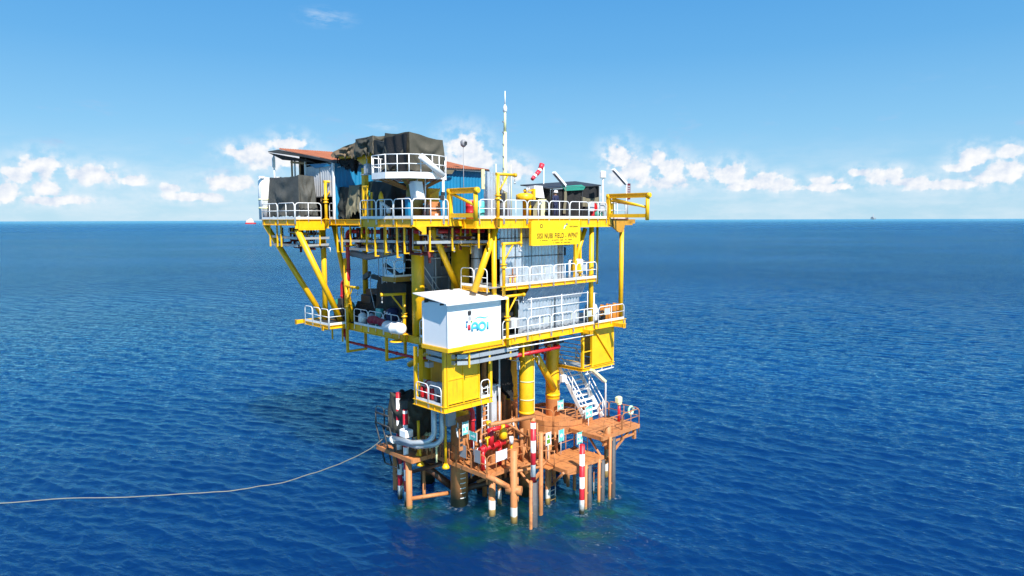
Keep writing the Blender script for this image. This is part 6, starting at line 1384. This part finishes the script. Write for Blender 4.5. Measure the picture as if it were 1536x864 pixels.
# ================================================================== mooring rope
t = thing('mooring_rope', 'long pale rope sagging from the left landing and floating away across the sea', 'rope', (0,7.6,4.0))
pts = [(-.1,7.8,4.0),(-.9,9.0,2.9),(-1.9,10.6,1.9),(-3.2,12.4,1.05),(-4.5,13.7,.45),(-5.8,14.9,.2),(-7.6,15.8,.13),(-10.1,17.5,.16),(-12.8,19.6,.12),(-15.3,21.7,.17),(-18.5,23.9,.13),(-22,26.5,.16),(-26,29.5,.13)]
fine = []
for i in range(len(pts)-1):
    a = [Vector(pts[max(0,min(len(pts)-1,i+k))]) for k in (-1,0,1,2)]
    for q in np.linspace(0,1,9)[:-1]:
        fine.append(.5*((2*a[1])+(a[2]-a[0])*q+(2*a[0]-5*a[1]+4*a[2]-a[3])*q*q+(3*a[1]-a[0]-3*a[2]+a[3])*q**3) + Vector((.05*noise.noise((i+q,1,0)),.05*noise.noise((i+q,2,0)),.05*noise.noise(((i+q)*2,3,0)))))
mb = MB(); mb.path(fine, .031, 8); build('rope_line', mb, M['rope'], t); mb = MB(); mb.path([(.15+.18*math.cos(a),7.75+.18*math.sin(a),4.0) for a in np.linspace(0,2*pi,17)[:-1]],.05,8,closed=True); build('eye_splice', mb, M['rope'], t)

# ================================================================== worker on the top deck
pt = thing('person', 'worker in dark blue coveralls and white hard hat standing beside the black canopy', 'person', (8.45,.75,ZT))
def figure(parent, base, h=1.7):
    J = {'pel':(0,0,.95),'sp':(0,.01,1.2),'ch':(0,.0,1.4),'nk':(0,0,1.5),'hd':(0,-.02,1.6),'tp':(0,-.02,1.7),
         'hl':(-.1,0,.9),'kl':(-.12,-.03,.5),'al':(-.12,.0,.08),'tl':(-.13,-.16,.03),'hr':(.1,0,.9),'kr':(.13,-.04,.5),'ar':(.15,.02,.08),'tr':(.17,-.14,.03),
         'sl':(-.2,0,1.42),'el':(-.27,-.03,1.15),'wl':(-.24,-.2,.98),'fl':(-.22,-.28,.95),'sr':(.2,0,1.42),'er':(.28,.0,1.15),'wr':(.27,-.1,.9),'fr':(.27,-.14,.81)}
    R_ = dict(pel=.15,sp=.14,ch=.15,nk=.06,hd=.095,tp=.08,hl=.1,kl=.07,al=.055,tl=.05,hr=.1,kr=.07,ar=.055,tr=.05,sl=.075,el=.055,wl=.042,fl=.045,sr=.075,er=.055,wr=.042,fr=.045)
    E_ = [('pel','sp'),('sp','ch'),('ch','nk'),('nk','hd'),('hd','tp'),('pel','hl'),('hl','kl'),('kl','al'),('al','tl'),('pel','hr'),('hr','kr'),('kr','ar'),('ar','tr'),('ch','sl'),('sl','el'),('el','wl'),('wl','fl'),('ch','sr'),('sr','er'),('er','wr'),('wr','fr')]
    ks = list(J); me = bpy.data.meshes.new('body'); k_ = h/1.7
    me.from_pydata([tuple(c*k_ for c in J[k]) for k in ks], [(ks.index(a), ks.index(b)) for a, b in E_], [])
    o = bpy.data.objects.new('body', me); C.objects.link(o); o.parent = parent
    md = o.modifiers.new('skin', 'SKIN'); md.use_smooth_shade = True
    for i, k in enumerate(ks): me.skin_vertices[0].data[i].radius = (R_[k]*k_, R_[k]*k_*(.75 if k in ('sp','ch','pel') else 1))
    me.skin_vertices[0].data[0].use_root = True
    o.modifiers.new('sub', 'SUBSURF').render_levels = 2
    m = mat('coverall and skin', (.018,.024,.07), .8); nt = m.node_tree; N = nt.nodes; Lk = nt.links.new
    tc = N.new('ShaderNodeTexCoord'); sx = N.new('ShaderNodeSeparateXYZ'); Lk(tc.outputs['Object'], sx.inputs[0])
    g = N.new('ShaderNodeMath'); g.operation = 'GREATER_THAN'; g.inputs[1].default_value = 1.49*k_; Lk(sx.outputs[2], g.inputs[0])
    x = N.new('ShaderNodeMix'); x.data_type = 'RGBA'; Lk(g.outputs[0], x.inputs[0]); src = N['Principled BSDF'].inputs['Base Color'].links[0].from_socket; Lk(src, x.inputs[6]); x.inputs[7].default_value = (.30,.15,.09,1); Lk(x.outputs[2], N['Principled BSDF'].inputs['Base Color'])
    me.materials.append(m); return o
figure(pt, pt['_b'])
b = pt['_b']
mb = MB(); mb.lathe((b[0],b[1]-.02,b[2]+1.66),[(.155,0),(.16,.02),(.125,.04),(.12,.1),(.08,.15),(.02,.165)],18); build('hard_hat', mb, M['cleanwhite'], pt)

# ================================================================== far vessels
def far_thing(name, label, cat, xy, rz_):
    o = bpy.data.objects.new(name, None); C.objects.link(o); o.location = (xy[0], xy[1], 0); o.rotation_euler = (0,0,rz_); o['_b'] = (0.,0.,0.); o['label'] = label; o['category'] = cat; return o
sv = far_thing('supply_vessel', 'small red and white supply vessel far off beyond the left edge of the top deck', 'ship', (-1372, 3600), .5)
mb = MB(); hull = [(-26,-7),(20,-7),(28,0),(20,7),(-26,7)]; mb.prism(hull, -1, 7); build('hull', mb, M['red'], sv)
mb = MB(); mb.cham(-22,16,-6,6,7,17,.5).cham(-14,12,-5,5,17,25,.4).cham(-4,8,-4,4,25,30,.4); build('superstructure', mb, mat('pale pink white paint', (.62,.5,.47), .6), sv); mb = MB(); mb.tube((2,0,30),(2,0,38),.6).cham(-21,-15,-5,5,17,22,.3); build('mast', mb, M['greysheet'], sv)
dr = far_thing('drilling_rig', 'tiny drilling rig standing on the horizon at the right', 'oil rig', (7900, 15000), .6)
mb = MB(); mb.cham(-45,45,-35,35,28,48,2)
for x in (-35,35):
    for y in (-25,25): mb.tube((x,y,-3),(x,y,28),6,12)
build('hull', mb, M['grey'], dr)
mb = MB()
for x in (-9,9):
    for y in (-9,9): mb.tube((x,y,48),(x*.2,y*.2,125),1.6,6)
for z in (65,85,105): k = (125-z)/77*8+1.5; mb.box(-k,k,-k,k,z,z+2.2)
mb.cham(-42,-22,-20,20,48,66,1).tube((30,10,48),(48,20,95),1.4,6); build('derrick', mb, M['greysheet'], dr)
